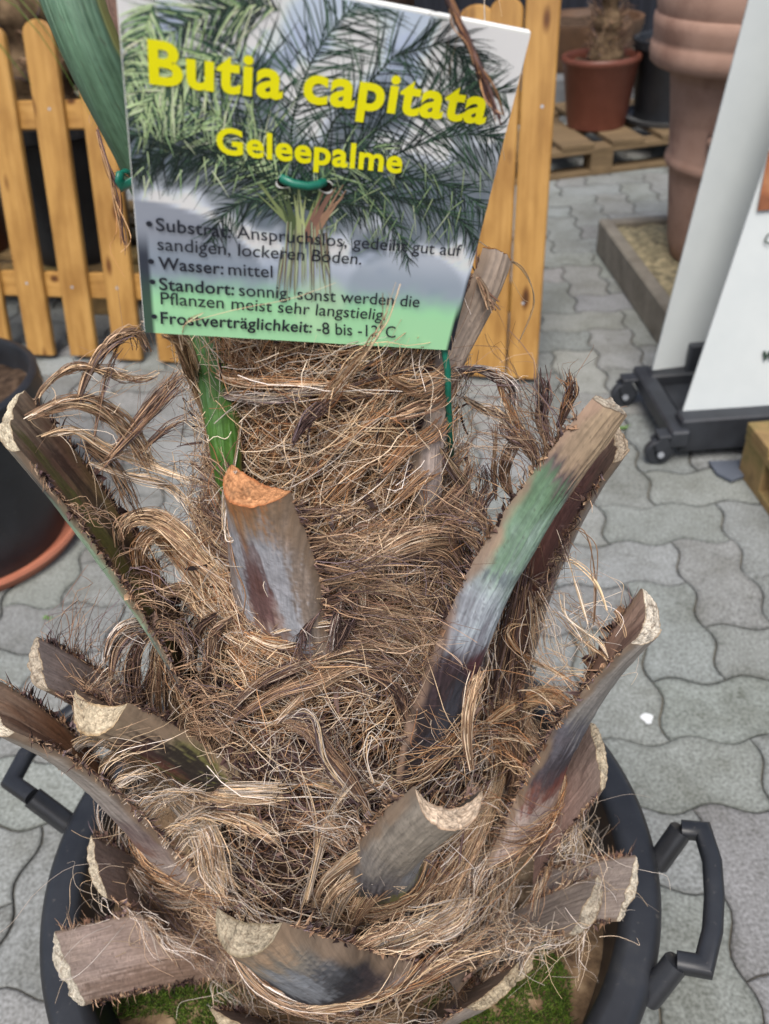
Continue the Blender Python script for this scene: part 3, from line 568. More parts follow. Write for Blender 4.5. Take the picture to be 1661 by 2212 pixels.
# ------------------------------------------------------------------ fibre mat wound round the trunk (nobody could count it)
def mat_strands(n, h0, h1, ang, angs, ln, tone, wid, o0, o1, azc=0., azs=1.5):
    """strands on the trunk surface; azimuth 0 faces the camera"""
    a0 = rng.uniform(-azs, azs, n) + azc; h = rng.uniform(h0, h1, n); an = np.radians(rng.normal(ang, angs, n)); l = ln * rng.uniform(.5, 1.4, n)
    K = 6; s = np.linspace(-.5, .5, K)[None]; bend = rng.normal(0, .55, (n, 1)) * s
    R0 = Rc(h); dx = l[:, None] * s * np.cos(an[:, None] + bend); dh = l[:, None] * s * np.sin(an[:, None] + bend)
    az_ = a0[:, None] + dx / R0[:, None] + rng.normal(0, .012, (n, K)); hz = h[:, None] + dh + rng.normal(0, .0025, (n, K))
    off = rng.uniform(o0, o1, (n, 1)) + rng.normal(0, .0022, (n, K)) + np.where(rng.random((n, 1)) < .22, np.abs(s) * rng.uniform(0, .035, (n, 1)), 0)
    r = Rc(hz) + off
    rad = np.stack([np.sin(az_), -np.cos(az_), 0 * az_], -1)
    P = A0 + AD * hz[..., None] + rad * r[..., None]
    k_ = ((P - BLc) @ SN).max(1) < -.008
    k_ |= ((P - BLc) @ SV).max(1) < 0
    P = P[k_]; n = len(P)
    return strands(P, wid * rng.uniform(.5, 1.6, n), tones(tone, n), 10)
parts = [mat_strands(1500, .40, .72, 42, 16, .085, 'RMLL', .00058, -.004, .010),
         mat_strands(700, .40, .74, 12, 22, .09, 'RLML', .00055, .0, .012),
         mat_strands(800, .40, .72, 130, 25, .06, 'RMB', .00045, -.004, .008),
         mat_strands(500, .42, .72, 0, 90, .05, 'LRK', .00040, .0, .014),
         mat_strands(420, .05, .42, 35, 30, .09, 'DDKB', .0007, -.010, .000),  # older inner strands, toned darker to put deep shade into the gaps
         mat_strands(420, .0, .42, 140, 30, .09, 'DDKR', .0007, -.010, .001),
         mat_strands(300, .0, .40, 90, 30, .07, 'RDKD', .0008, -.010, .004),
         mat_strands(220, .0, .18, 20, 40, .10, 'MGL', .0006, .0, .02),
         mat_strands(700, .36, .72, 40, 45, .075, 'LG', .00046, .008, .024),
         mat_strands(450, .05, .40, 60, 60, .085, 'LG', .0005, .006, .026),
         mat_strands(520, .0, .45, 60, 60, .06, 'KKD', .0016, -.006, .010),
         mat_strands(500, .02, .36, 50, 70, .05, 'RMLB', .00036, .004, .020),
         mat_strands(1000, .36, .72, 50, 70, .05, 'RMLB', .00036, .004, .018),
         mat_strands(900, .36, .72, 40, 22, .08, 'RLRM', .0005, .0, .014)]
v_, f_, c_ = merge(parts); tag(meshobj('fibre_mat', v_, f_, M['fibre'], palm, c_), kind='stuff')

# torn papery rags caught in the fibre
RV = []; RF = []; RC = []; nn = 0
for k in range(520):
    az_ = rng.uniform(-1.5, 1.5); h = rng.uniform(.06, .66); r = Rc(h) + rng.uniform(-.004, .022); p = axp(h) + np.array([math.sin(az_), -math.cos(az_), 0]) * r
    d = unit(rng.normal(0, 1, 3)); e = unit(np.cross(d, rng.normal(0, 1, 3))); l = rng.uniform(.004, .018); w_ = rng.uniform(.0008, .0028); m_ = 5; s = np.linspace(0, 1, m_)
    cv = p + d * (s * l)[:, None] + np.cross(d, e) * (rng.normal(0, .35) * l * s ** 2)[:, None]; ww = (w_ * rng.uniform(.3, 1, m_))[:, None]; ww[-1] *= .3
    RV.append(np.concatenate([cv - e * ww, cv + e * ww])); RF += [(nn + q, nn + q + 1, nn + m_ + q + 1, nn + m_ + q) for q in range(m_ - 1)]; RC.append(np.tile(tones('DK', 1) * .8, (2 * m_, 1))); nn += 2 * m_
for k in range(230):                                   # longer torn strips of sheath lying over the fibre
    az_ = rng.uniform(-1.5, 1.5); h = rng.uniform(.04, .60); an = rng.normal(.7 if h > .36 else rng.choice([.6, 2.5]), .6); l = rng.uniform(.014, .045); m_ = 9; s_ = np.linspace(-.5, .5, m_); bd = rng.normal(0, .9)
    a2 = az_ + l * s_ * np.cos(an + bd * s_) / Rc(h); h2 = h + l * s_ * np.sin(an + bd * s_); r2 = Rc(h2) + rng.uniform(.004, .016) + rng.normal(0, .0012, m_) + np.where(rng.random() < .4, np.abs(s_) * .02, 0)
    rd = np.stack([np.sin(a2), -np.cos(a2), 0 * a2], 1); cv = A0 + AD * h2[:, None] + rd * r2[:, None]
    if ((cv - BLc) @ SN).max() > -.008 and ((cv - BLc) @ SV).max() > 0: continue
    tg = np.gradient(cv, axis=0); e = np.cross(tg, rd + rng.normal(0, .35, 3)); e /= np.linalg.norm(e, axis=1)[:, None]; ww = (rng.uniform(.0010, .0028) * rng.uniform(.35, 1, m_))[:, None]; ww[0] *= .3; ww[-1] *= .2
    RV.append(np.concatenate([cv - e * ww, cv + rd * .0008, cv + e * ww])); RF += [(nn + r_ * m_ + q, nn + r_ * m_ + q + 1, nn + (r_ + 1) * m_ + q + 1, nn + (r_ + 1) * m_ + q) for r_ in range(2) for q in range(m_ - 1)]; RC.append(np.tile(tones('KDK', 1), (3 * m_, 1)) * (1 + rng.normal(0, .2, (3 * m_, 1)))); nn += 3 * m_
tag(meshobj('papery_rags', np.concatenate(RV), np.array(RF), M['fibre'], palm, np.concatenate(RC)), kind='stuff')

# ------------------------------------------------------------------ fibre tufts that can be told apart
def tuft(pts, n, sp, tone, off=.012, wid=.0005, fray=1.8, conv=.5, rag=0):
    """pts: (px,py[,depth]) ; sp: half width in px of the 1661 frame"""
    C_ = []; n = int(n * 1.7) if n > 8 else n
    for i, q in enumerate(pts):
        o_ = off[i] if isinstance(off, (list, tuple)) else off
        C_.append(at(q[0], q[1], q[2]) if len(q) > 2 else surf(q[0], q[1], o_))
    C_ = np.array(C_); K = len(C_); px = np.linalg.norm((C_ - CAM) @ FWD[:, None], axis=1).mean() / FPX
    T = np.gradient(C_, axis=0); T /= np.linalg.norm(T, axis=1)[:, None]; view = C_ - CAM; view /= np.linalg.norm(view, axis=1)[:, None]
    S = np.cross(T, view); S /= np.linalg.norm(S, axis=1)[:, None] + 1e-9
    a = rng.uniform(-1, 1, (n, 1)); s = np.linspace(0, 1, K)[None]; prof = conv + (1 - conv) * np.sin(np.pi * np.clip(s, .0, 1)) ; prof = prof * (1 + (fray - 1) * s ** 2)
    lat = a * sp * px * prof + rng.normal(0, .055 * sp * px, (n, K)) * (1 + 2 * s)
    dep = rng.normal(0, .3, (n, 1)) * sp * px + rng.normal(0, .07 * sp * px, (n, K)) * (1 + 2 * s)
    P = C_[None] + S[None] * lat[..., None] + view[None] * dep[..., None]
    lo_ = np.where(rng.random(n) < .35, rng.uniform(.55, .95, n), 1.)            # broken strands end early
    xs = np.linspace(0, 1, K)[None] * lo_[:, None] * (K - 1); i0 = np.clip(xs.astype(int), 0, K - 2); fr_ = (xs - i0)[..., None]; ar = np.arange(n)[:, None]; P = P[ar, i0] * (1 - fr_) + P[ar, i0 + 1] * fr_
    P = P + rng.normal(0, .0011, P.shape) * np.linspace(.2, 1.4, K)[None, :, None]
    st = rng.normal(0, .05, (n, 1, 1)); P = P + T[None] * st * np.linalg.norm(C_[-1] - C_[0]); P[:, -1] += rng.normal(0, .35 * sp * px, (n, 3))
    v, f, c = strands(P, wid * rng.uniform(.35, 2.2, n) ** 1.0, tones(tone, n), max(16, 5 * K))
    # thin hairs leaving the tuft
    m_ = max(1, n // 4); i = rng.integers(0, n, m_); j = rng.integers(0, K - 1, m_); p0 = P[i, j]; d = unit(T[j].mean(0)) + rng.normal(0, .8, (m_, 3)); l = .018 * rng.uniform(.4, 1.3, (m_, 1))
    hp = np.stack([p0, p0 + d * l * .4, p0 + d * l * .75 + rng.normal(0, .003, (m_, 3)), p0 + d * l + rng.normal(0, .005, (m_, 3))], 1)
    v, f, c = merge([(v, f, c), strands(hp, np.full(m_, .00032), tones(tone, m_), 8)])
    return meshobj('fibre_tuft', v, f, M['fibre'], palm, c)
zl = lambda L_: [(x / 2.366, 702 + y / 2.366) for x, y in L_]            # left detail view -> frame
zc = lambda L_: [(432 + x / 2.56, 702 + y / 2.56) for x, y in L_]        # centre
zr = lambda L_: [(918 + x / 2.366, 756 + y / 2.366) for x, y in L_]      # right
zb = lambda L_: [(x / 2.797, 1458 + y / 2.797) for x, y in L_]           # bottom left
zm = lambda L_: [(432 + x / 2.563, 1458 + y / 2.563) for x, y in L_]     # bottom middle
T_ = tuft
T_(zl([(400, 390), (450, 250), (520, 140), (620, 60), (700, 40), (745, 120)]), 34, 8, 'BMD', .02)
T_(zl([(205, 355), (270, 270), (380, 215), (470, 215), (600, 260), (700, 275), (775, 255)]), 26, 6, 'MLB', .02)
T_(zl([(480, 600), (510, 400), (560, 220), (620, 110)]), 9, 3, 'BD', .015)
T_(zl([(540, 700), (700, 510), (830, 350), (915, 270)]), 60, 13, 'DB', -.02)
T_(zl([(730, 640), (840, 540), (960, 470)]), 18, 6, 'BD', -.01)
T_(zl([(200, 450), (330, 400), (470, 400), (600, 480), (700, 590), (780, 720)]), 55, 16, 'LMB', .015)
T_(zl([(270, 560), (400, 545), (560, 640), (760, 710), (980, 800)]), 18, 6, 'L', .025)
T_(zl([(490, 715), (650, 770), (800, 800), (900, 850), (1000, 960)]), 26, 8, 'LG', .022)
T_(zl([(440, 620), (560, 700), (640, 840), (700, 960)]), 22, 14, 'BMD', .012)
T_(zl([(640, 1050), (680, 990), (800, 990), (920, 1070), (1020, 1180), (1180, 1330), (1290, 1500)]), 80, 18, 'LBM', [.03, .035, .035, .03, .02, .012, .01])
T_(zl([(720, 1180), (750, 1090), (830, 1080), (900, 1150), (1000, 1270), (1130, 1420), (1300, 1560)]), 80, 18, 'LMR', [.03, .03, .03, .025, .018, .01, .008])
T_(zl([(770, 1090), (730, 1180), (790, 1290), (770, 1350)]), 24, 14, 'RM', .028, .0004)
T_(zl([(850, 1370), (950, 1360), (1050, 1440), (1200, 1550), (1350, 1650)]), 70, 18, 'LMB', .012)
T_(zl([(1000, 960), (1080, 1120), (1130, 1300), (1240, 1500), (1350, 1620)]), 60, 20, 'LMR', .008)
T_(zl([(540, 1700), (570, 1600), (650, 1530), (760, 1520), (870, 1560), (960, 1650), (950, 1750)]), 40, 9, 'MDG', .03)
T_(zl([(570, 1780), (600, 1650), (680, 1570), (760, 1560)]), 30, 9, 'DBM', .03)
T_(zl([(830, 1540), (760, 1580), (700, 1660), (690, 1780), (730, 1900)]), 34, 9, 'DBM', .028)
T_(zl([(900, 1540), (830, 1590), (790, 1700), (800, 1850)]), 34, 9, 'BML', .026)
T_(zl([(1090, 1500), (1010, 1560), (970, 1680), (920, 1830), (900, 1950)]), 34, 10, 'DKB', .022)
T_(zl([(1150, 1530), (1090, 1590), (1080, 1700), (1030, 1850), (1000, 1960)]), 34, 9, 'DBM', .022)
T_(zl([(870, 1700), (850, 1830), (870, 1960), (900, 2050)]), 40, 16, 'MBL', .016)
T_(zl([(1180, 1960), (1300, 1850), (1450, 1760), (1640, 1690)]), 44, 11, 'DKBM', .018)
T_(zl([(1170, 2030), (1350, 1900), (1500, 1830), (1650, 1790)]), 44, 11, 'DBM', .018)
T_(zl([(1180, 1650), (1280, 1750), (1330, 1880), (1350, 2000)]), 50, 18, 'LMR', .008)
# over and around the sign's lower edge and the orange cut
T_([(630, 965, .515), (674, 897, .485), (729, 831, .46), (776, 772, .437), (807, 725, .424), (823, 702, .418), (852, 632, .403)], 8, 5, 'LLM', wid=.0005, fray=.8)
T_([(630, 965, .515), (674, 897, .485), (729, 831, .46), (776, 775, .437)], 30, 9, 'LRM')
T_([(483, 1030, .545), (463, 952, .535), (444, 878, .52), (412, 800, .50), (390, 735, .452), (362, 716, .442)], 60, 13, 'LM', wid=.0006)
T_([(491, 999, .54), (467, 921, .53), (440, 839, .515), (455, 800, .505), (471, 741, .50)], 16, 6, 'L')
T_([(395, 745, .44), (398, 712, .43), (425, 690, .425), (445, 655, .42)], 3, 2, 'L', fray=1)
T_(zc([(190, 830), (140, 940), (140, 1100), (165, 1180), (220, 1160)]), 9, 4, 'LG', .05)
T_(zc([(165, 1180), (200, 1350), (245, 1500), (240, 1650)]), 5, 2, 'BR', .045)
T_(zc([(520, 640), (560, 560), (640, 480), (700, 430)]), 26, 9, 'DK', .035)
T_(zc([(-40, 330), (150, 390), (320, 410), (500, 390), (640, 360)]), 34, 8, 'GD', .016)
T_(zc([(0, 200), (160, 300), (400, 320), (700, 340), (900, 380)]), 20, 10, 'LRM', .014)
T_(zc([(700, 420), (900, 380), (1050, 330), (1200, 330), (1350, 220)]), 26, 10, 'RMD', .012)
T_(zc([(880, 330), (1100, 260), (1300, 230), (1420, 200)]), 18, 6, 'RKD', .014)
T_(zc([(560, 860), (700, 700), (850, 560), (1000, 440), (1100, 330)]), 44, 20, 'LRM', .012)
T_(zc([(660, 1000), (800, 850), (920, 700), (1000, 560)]), 44, 22, 'RM', .012)
T_(zc([(500, 1590), (560, 1500), (700, 1420), (800, 1390), (880, 1450), (900, 1560)]), 40, 11, 'LM', .03)
T_(zc([(790, 1390), (950, 1270), (1150, 1170), (1330, 1130), (1480, 1170), (1520, 1210)]), 55, 11, 'LMB', .028)
T_(zc([(800, 1410), (870, 1380), (1050, 1260), (1250, 1200), (1500, 1190)]), 40, 9, 'LM', .03)
T_(zc([(900, 1330), (1000, 1290), (1200, 1250), (1350, 1280), (1430, 1400), (1420, 1600)]), 46, 12, 'BDM', .028)
T_(zc([(880, 1500), (1000, 1450), (1150, 1480), (1250, 1560), (1230, 1660)]), 40, 10, 'LBM', .022)
T_(zc([(850, 1600), (1000, 1580), (1150, 1620), (1240, 1720), (1250, 1800)]), 46, 11, 'LBM', .022)
T_(zc([(700, 1750), (850, 1690), (1000, 1660), (1120, 1700), (1230, 1800)]), 46, 11, 'LMB', .02)
T_(zc([(700, 1830), (850, 1770), (1000, 1760), (1120, 1800), (1220, 1900)]), 46, 11, 'LMB', .02)
T_(zc([(760, 1950), (880, 1890), (1000, 1860), (1130, 1900), (1200, 2000)]), 46, 12, 'DMB', .02)
T_(zc([(420, 1700), (520, 1670), (640, 1640), (780, 1630)]), 12, 6, 'LG', .028)
T_(zc([(300, 1720), (450, 1760), (650, 1720), (800, 1760)]), 30, 14, 'LR', .02)
T_(zc([(650, 1590), (590, 1680), (560, 1760), (560, 1840)]), 30, 7, 'DK', .032)
T_(zc([(790, 1450), (770, 1560), (750, 1680), (730, 1790)]), 26, 7, 'DKG', .034)
T_(zc([(860, 1500), (850, 1600), (800, 1700), (740, 1800)]), 20, 6, 'DK', .032)
T_(zc([(190, 2110), (300, 2000), (450, 1920), (640, 1850)]), 40, 9, 'DLB', .026)
T_(zc([(230, 2160), (400, 2050), (600, 1980), (800, 1900)]), 40, 10, 'MBD', .024)
T_(zc([(430, 2190), (560, 2060), (700, 1960), (880, 1880)]), 40, 10, 'LBM', .022)
T_(zc([(850, 1890), (1000, 1950), (1100, 2040), (1140, 2160)]), 40, 12, 'DKB', .022)
# shreds on the inside of the right leaf base
T_(zc([(1340, 700), (1400, 800), (1460, 880), (1480, 980)]), 26, 8, 'LDM', .03)
T_(zc([(1300, 1030), (1400, 950), (1470, 860), (1500, 760)]), 26, 9, 'DB', .03)
T_(zr([(170, 100), (280, 100), (380, 150), (440, 190), (460, 280)]), 34, 8, 'DKG', .03)
T_(zr([(210, 250), (280, 300), (380, 330), (450, 390), (520, 470)]), 34, 8, 'LDG', .03)
T_(zr([(380, 160), (420, 260), (480, 380), (520, 480)]), 16, 10, 'LR', .03)
T_(zr([(365, 760), (350, 620), (362, 500), (360, 380)]), 12, 4, 'BM', .03)
T_(zr([(620, 450), (590, 350), (605, 230), (590, 130)]), 40, 10, 'KD', .05)
T_(zr([(690, 390), (720, 300), (750, 220), (735, 140)]), 40, 9, 'KDR', .05)
T_(zr([(560, 560), (520, 480), (440, 400), (400, 330)]), 40, 16, 'DBK', .04)
T_(zr([(430, 720), (400, 640), (420, 540), (470, 450)]), 34, 14, 'DBM', .04)
T_(zr([(300, 900), (270, 800), (320, 690), (300, 600)]), 34, 16, 'DBK', .035)
T_(zr([(180, 1060), (130, 950), (180, 830), (240, 740)]), 34, 18, 'BMD', .03)
# long hairs at the right
T_(zr([(830, 1390), (790, 1250), (740, 1100), (700, 920)]), 6, 3, 'LG', .06)
T_(zr([(860, 1390), (870, 1200), (850, 1000), (800, 920), (740, 940)]), 5, 3, 'MG', .06)
T_(zr([(930, 1330), (880, 1200), (800, 1100), (690, 1050), (630, 1100)]), 6, 3, 'L', .06)
T_(zr([(1000, 1290), (1010, 1200), (850, 1120), (680, 1060)]), 2, 1, 'LG', .06)
T_(zr([(770, 1710), (640, 1630), (520, 1570), (430, 1480), (440, 1410), (520, 1405)]), 9, 4, 'LR', .04)
T_(zr([(930, 1590), (870, 1530), (760, 1440), (640, 1320)]), 7, 3, 'LR', .05)
T_(zr([(940, 1580), (900, 1500), (800, 1430), (720, 1360), (700, 1250)]), 5, 3, 'L', .05)
T_(zr([(1030, 1500), (1010, 1420), (970, 1350)]), 2, 1, 'L', .07)
T_(zr([(560, 1250), (600, 1400), (620, 1520), (700, 1620)]), 22, 30, 'MLG', .03, .0004)
T_(zr([(330, 1900), (430, 1830), (540, 1780), (640, 1770), (720, 1800)]), 70, 14, 'LRM', .03)
# left, over the rusty leaf base
T_(zb([(450, 470), (500, 400), (600, 390), (720, 400), (850, 480), (990, 640), (1100, 820)]), 60, 13, 'LG', .03)
T_(zb([(640, 540), (690, 490), (780, 490), (900, 560), (1000, 680)]), 40, 10, 'LM', .03)
T_(zb([(740, 620), (800, 580), (900, 590), (1010, 670)]), 40, 9, 'LM', .03)
T_(zb([(840, 720), (900, 670), (990, 670), (1120, 760)]), 40, 9, 'LMG', .028)
T_(zb([(900, 800), (960, 750), (1060, 760), (1180, 840)]), 40, 10, 'LMB', .028)
T_(zb([(1000, 610), (1200, 670), (1450, 690), (1660, 690)]), 44, 9, 'LG', .022)
T_(zb([(1010, 660), (1300, 720), (1500, 740), (1660, 760)]), 36, 8, 'LM', .022)
T_(zb([(990, 700), (1150, 830), (1250, 1000), (1290, 1170), (1350, 1290)]), 130, 24, 'LGM', .03)
T_(zb([(1240, 830), (1400, 860), (1550, 920), (1660, 990)]), 44, 11, 'LMB', .018)
T_(zb([(800, 1180), (900, 1270), (1050, 1330), (1260, 1310)]), 60, 22, 'MBG', .02)
T_(zb([(900, 1280), (1050, 1420), (1200, 1560), (1300, 1660)]), 90, 34, 'MBD', .02)
# bottom middle fans
T_(zm([(560, 1290), (600, 1150), (640, 1000), (640, 800), (600, 650), (540, 540)]), 5, 4, 'LG', .05)
T_(zm([(600, 1230), (660, 1000), (720, 780), (830, 600)]), 12, 6, 'LG', .05)
T_(zm([(640, 1260), (680, 1150), (820, 1030), (1000, 920), (1200, 860), (1400, 790), (1560, 720)]), 44, 12, 'LM', [.04, .05, .075, .09, .10, .09, .06])
T_(zm([(690, 1290), (750, 1190), (900, 1080), (1100, 1000), (1300, 930), (1500, 780)]), 54, 14, 'LM', [.04, .05, .07, .085, .08, .05])
T_(zm([(740, 1370), (800, 1200), (900, 1090), (1010, 1020)]), 60, 16, 'LMG', [.03, .05, .07, .07])
T_(zm([(820, 1420), (890, 1270), (1000, 1150), (1100, 1090)]), 60, 18, 'LMB', [.03, .05, .07, .07])
T_(zm([(920, 720), (820, 560), (700, 420), (600, 300), (480, 260)]), 40, 13, 'DBM', .04)
T_(zm([(1000, 650), (900, 560), (790, 400), (770, 300), (850, 230)]), 8, 5, 'GDL', .05)
T_(zm([(860, 690), (780, 600), (680, 450), (640, 250), (560, 200), (480, 230)]), 12, 6, 'LGD', .045)
T_(zm([(960, 600), (910, 430), (940, 330), (1010, 370), (1000, 480)]), 4, 3, 'LG', .055)
T_(zm([(1500, 490), (1480, 300), (1500, 120), (1545, 0)]), 40, 11, 'LB', .06)
T_(zm([(1660, 560), (1560, 780), (1440, 1000), (1340, 1230)]), 90, 26, 'LMB', .018)
T_(zm([(1650, 760), (1570, 950), (1480, 1100), (1460, 1240)]), 70, 24, 'MBG', .018)
T_(zm([(200, 1540), (350, 1700), (550, 1800), (800, 1830)]), 90, 22, 'MBG', .04)
T_(zm([(640, 1840), (900, 1760), (1000, 1640), (1060, 1560)]), 90, 20, 'MLB', .045)
T_(zm([(1000, 1520), (1200, 1450), (1400, 1350), (1480, 1250)]), 90, 24, 'MLG', .03)
T_(zm([(1050, 1250), (1200, 1290), (1400, 1250), (1560, 1250)]), 7, 5, 'LG', .03)

for P_, n_, w_, t_ in (([(1085, 1200), (1070, 1310), (1050, 1430), (1030, 1560)], 60, 26, 'KDR'), ([(1130, 1260), (1105, 1400), (1080, 1540), (1050, 1660)], 70, 28, 'KDB'), ([(1060, 1480), (1080, 1600), (1060, 1720), (1020, 1800)], 70, 30, 'DBR'),
                       ([(1120, 1560), (1130, 1660), (1100, 1760), (1060, 1850)], 60, 24, 'BDM'), ([(1010, 1560), (1060, 1510), (1110, 1520), (1150, 1580)], 40, 12, 'MLB'), ([(1040, 1640), (1090, 1580), (1140, 1590), (1180, 1640)], 40, 12, 'LMB'),
                       ([(345, 1430), (330, 1500), (345, 1590), (390, 1680)], 60, 24, 'DBM'), ([(300, 1400), (285, 1460), (300, 1540), (330, 1600)], 40, 16, 'DBK'), ([(410, 1420), (395, 1500), (420, 1600), (470, 1680)], 70, 26, 'BDL'), ([(470, 1500), (480, 1580), (520, 1660), (560, 1720)], 60, 24, 'DKB'),
                       ([(560, 1560), (620, 1620), (700, 1660), (800, 1660)], 60, 20, 'KDB'), ([(600, 1700), (680, 1680), (760, 1700), (840, 1680)], 50, 16, 'LRD'), ([(540, 1800), (620, 1760), (720, 1780), (800, 1820)], 60, 18, 'BDK')):
    T_(P_, n_, w_, t_, .004)
for P_ in ([(840, 1010), (890, 960), (940, 930), (985, 880)], [(850, 900), (900, 880), (950, 860), (1000, 800)], [(860, 1080), (920, 1030), (980, 1000), (1010, 960)], [(850, 820), (900, 840), (960, 810), (1000, 770)]):
    T_(P_, 16, 18, 'RMB', .024, fray=1.3)
# stray single hairs
def hairs(n, spec, tone):
    P = []
    for _ in range(n):
        px, py, off, L_ = spec(); p = surf(px, py, off); r = unit(p - axp((p - A0) @ AD))
        d0 = unit(r * .8 + UP * .7 + rng.normal(0, .5, 3)); d1 = unit(rng.normal(0, 1, 3) - UP * .5 + r * .3); d2 = unit(rng.normal(0, 1, 3) - UP * .6)
        P.append([p, p + d0 * L_ * .35, p + d0 * L_ * .6 + d1 * L_ * .2, p + d0 * L_ * .65 + d1 * L_ * .45 + d2 * L_ * .1, p + d0 * L_ * .6 + d1 * L_ * .55 + d2 * L_ * .35])
    return strands(P, np.full(n, .0005) * rng.uniform(.6, 1.3, n), tones(tone, n), 14, .3)
hp = [hairs(150, lambda: (rng.uniform(430, 1060), rng.uniform(780, 1650), .008, rng.uniform(.02, .05)), 'LGR'),
      hairs(90, lambda: (rng.uniform(330, 1200), rng.uniform(1600, 2150), .015, rng.uniform(.03, .075)), 'LG'),
      hairs(16, lambda: (rng.uniform(200, 330), rng.uniform(1800, 2060), .02, rng.uniform(.04, .09)), 'LG'),
      hairs(60, lambda: (rng.uniform(1050, 1300), rng.uniform(1750, 2100), .03, rng.uniform(.03, .08)), 'GL'),
      hairs(40, lambda: (rng.uniform(1100, 1260), rng.uniform(1250, 1500), .03, rng.uniform(.03, .06)), 'MLG')]
v_, f_, c_ = merge(hp); tag(meshobj('stray_fibres', v_, f_, M['fibre'], palm, c_), kind='stuff')
# long dry strips hanging in front of and beside the sign
T_([(962, -20, .33), (985, 40, .335), (1020, 110, .342), (1050, 190, .348), (1073, 250, .352)], 14, 3, 'RK', wid=.0009, fray=.4)
T_([(1045, 0, .40), (1050, 120, .40), (1063, 200, .405), (1085, 330, .42)], 3, 2, 'L', wid=.0005)
T_([(212, 290, .43), (232, 360, .435), (250, 420, .44), (262, 500, .445), (266, 525, .445)], 9, 3, 'RK', wid=.0006)
T_([(1032, 520, .50), (1070, 545, .50), (1130, 580, .51), (1150, 650, .52), (1120, 730, .53)], 2, 1, 'L', wid=.0005)
T_([(1035, 605, .49), (1050, 635, .488), (1066, 668, .486)], 16, 4, 'B', wid=.0011, fray=1)

# ------------------------------------------------------------------ sign
sign = thing('plant_sign', 'printed palm care sign with yellow title, tied to the palm trunk', 'sign', tuple(BLc))
# white foam board with bevel
bb = MB(); cS = suv(.5, .5, -.0017); bb.box(cS, SU * .5, SV * .5, SN * .0015, .0004); bb.build('board', M['foam'], sign)
# printed background
nu, nv_ = 90, 90; uu, vv = np.meshgrid(np.linspace(.0015, .9985, nu), np.linspace(.001, .994, nv_), indexing='ij')
def pmix(a, b, k): return a * (1 - k[..., None]) + lin(b) * k[..., None]
ns_ = noise(np.stack([uu * 9, vv * 9, uu * 0], -1), 41, 3); ns2 = noise(np.stack([uu * 22, vv * 22, uu * 0], -1), 43, 2)
bgc = np.tile(lin('#dfe6f4'), (nu, nv_, 1))
bgc = pmix(bgc, '#b9c6de', sstep(.45, .7, ns_)); 
bgc = pmix(bgc, '#2c3b38', sstep(.40, .75, 1 - np.abs(vv - .56) * 2.4 + (ns_ - .5) * 1.2) * .75)
dome = sstep(1.0, .9, ((uu - .02) / .36) ** 2 + ((vv - .16) / .28) ** 2); bgc = pmix(bgc, '#8d939f', dome)
dome2 = sstep(1.05, .75, ((uu - .80) / .2) ** 2 + ((vv - .22) / .15) ** 2); bgc = pmix(bgc, '#7a858f', dome2 * .55)
bgc = pmix(bgc, '#8795a3', sstep(.36, .24, vv) * .75); bgc = pmix(bgc, '#8fb3a6', sstep(.25, .15, vv + (ns2 - .5) * .05) * .8)
bgc = pmix(bgc, '#a0e0a6', sstep(.22, .10, vv + (ns2 - .5) * .03))
bgc = pmix(bgc, '#b4cfae', sstep(1, .3, ((uu - .53) / .10) ** 2 + ((vv - .14) / .13) ** 2) * .55)
lw = np.interp(vv, [0, .2, .34], [.029, .030, .026]); bgc = pmix(bgc, '#1c2130', (sstep(.003, -.003, uu - lw)) * sstep(.36, .26, vv) * .9)
rw = np.interp(vv, [0, .25], [.022, .008]); bgc = pmix(bgc, '#1a1e28', sstep(-.003, .003, uu - (1 - rw)) * sstep(.36, .26, vv))
idx = np.arange(nu * nv_).reshape(nu, nv_); Fp = np.stack([idx[:-1, :-1], idx[1:, :-1], idx[1:, 1:], idx[:-1, 1:]], -1).reshape(-1, 4)
meshobj('printed_picture', suv(uu, vv, .0002).reshape(-1, 3), Fp, M['print'], sign, (bgc.reshape(-1, 3) * 1.3).clip(0, .88))
# printed palm: fronds of fine leaflets, each a flat sliver of ink
LV = []; LF = []; LC = []; ln_ = 0; zz = .00024
def sliver(a, b, w0, w1, col, bend=0.):
    global ln_, zz
    a = np.array(a); b = np.array(b); d = b - a; pn = np.array([-d[1], d[0]]); L_ = np.linalg.norm(d) + 1e-9; pn = pn / L_
    K = 5; s = np.linspace(0, 1, K); c = a + d * s[:, None] + pn * (bend * L_ * 4 * s * (1 - s))[:, None]; c = np.stack([c[:, 0], c[:, 1] - .10 * L_ * s ** 2], 1)
    wd = (w0 * (1 - s) + w1 * s) * (.45 + .55 * np.sin(np.pi * np.clip(s * .9 + .1, 0, 1)))
    l = c + pn * wd[:, None]; r = c - pn * wd[:, None]; pts = np.concatenate([l, r]); pts[:, 0] = pts[:, 0].clip(.002, .998); pts[:, 1] = pts[:, 1].clip(.045, .993)
    zz += 1.6e-7; LV.append(suv(pts[:, 0], pts[:, 1], zz)); LF.extend([(ln_ + K + q, ln_ + K + q + 1, ln_ + q + 1, ln_ + q) for q in range(K - 1)]); LC.append(np.tile(np.clip(np.asarray(col) * 1.15, 0, .85), (2 * K, 1))); ln_ += 2 * K
PALD = ['#16211f', '#1f2d2a', '#2b3c33', '#22302f']; PALM_ = ['#2f473c', '#3d5a48', '#2a4038', '#4a6850']; PALL = ['#a9c48c', '#c2d6a0', '#8fae7d', '#b9cf9f', '#d3e0b8']
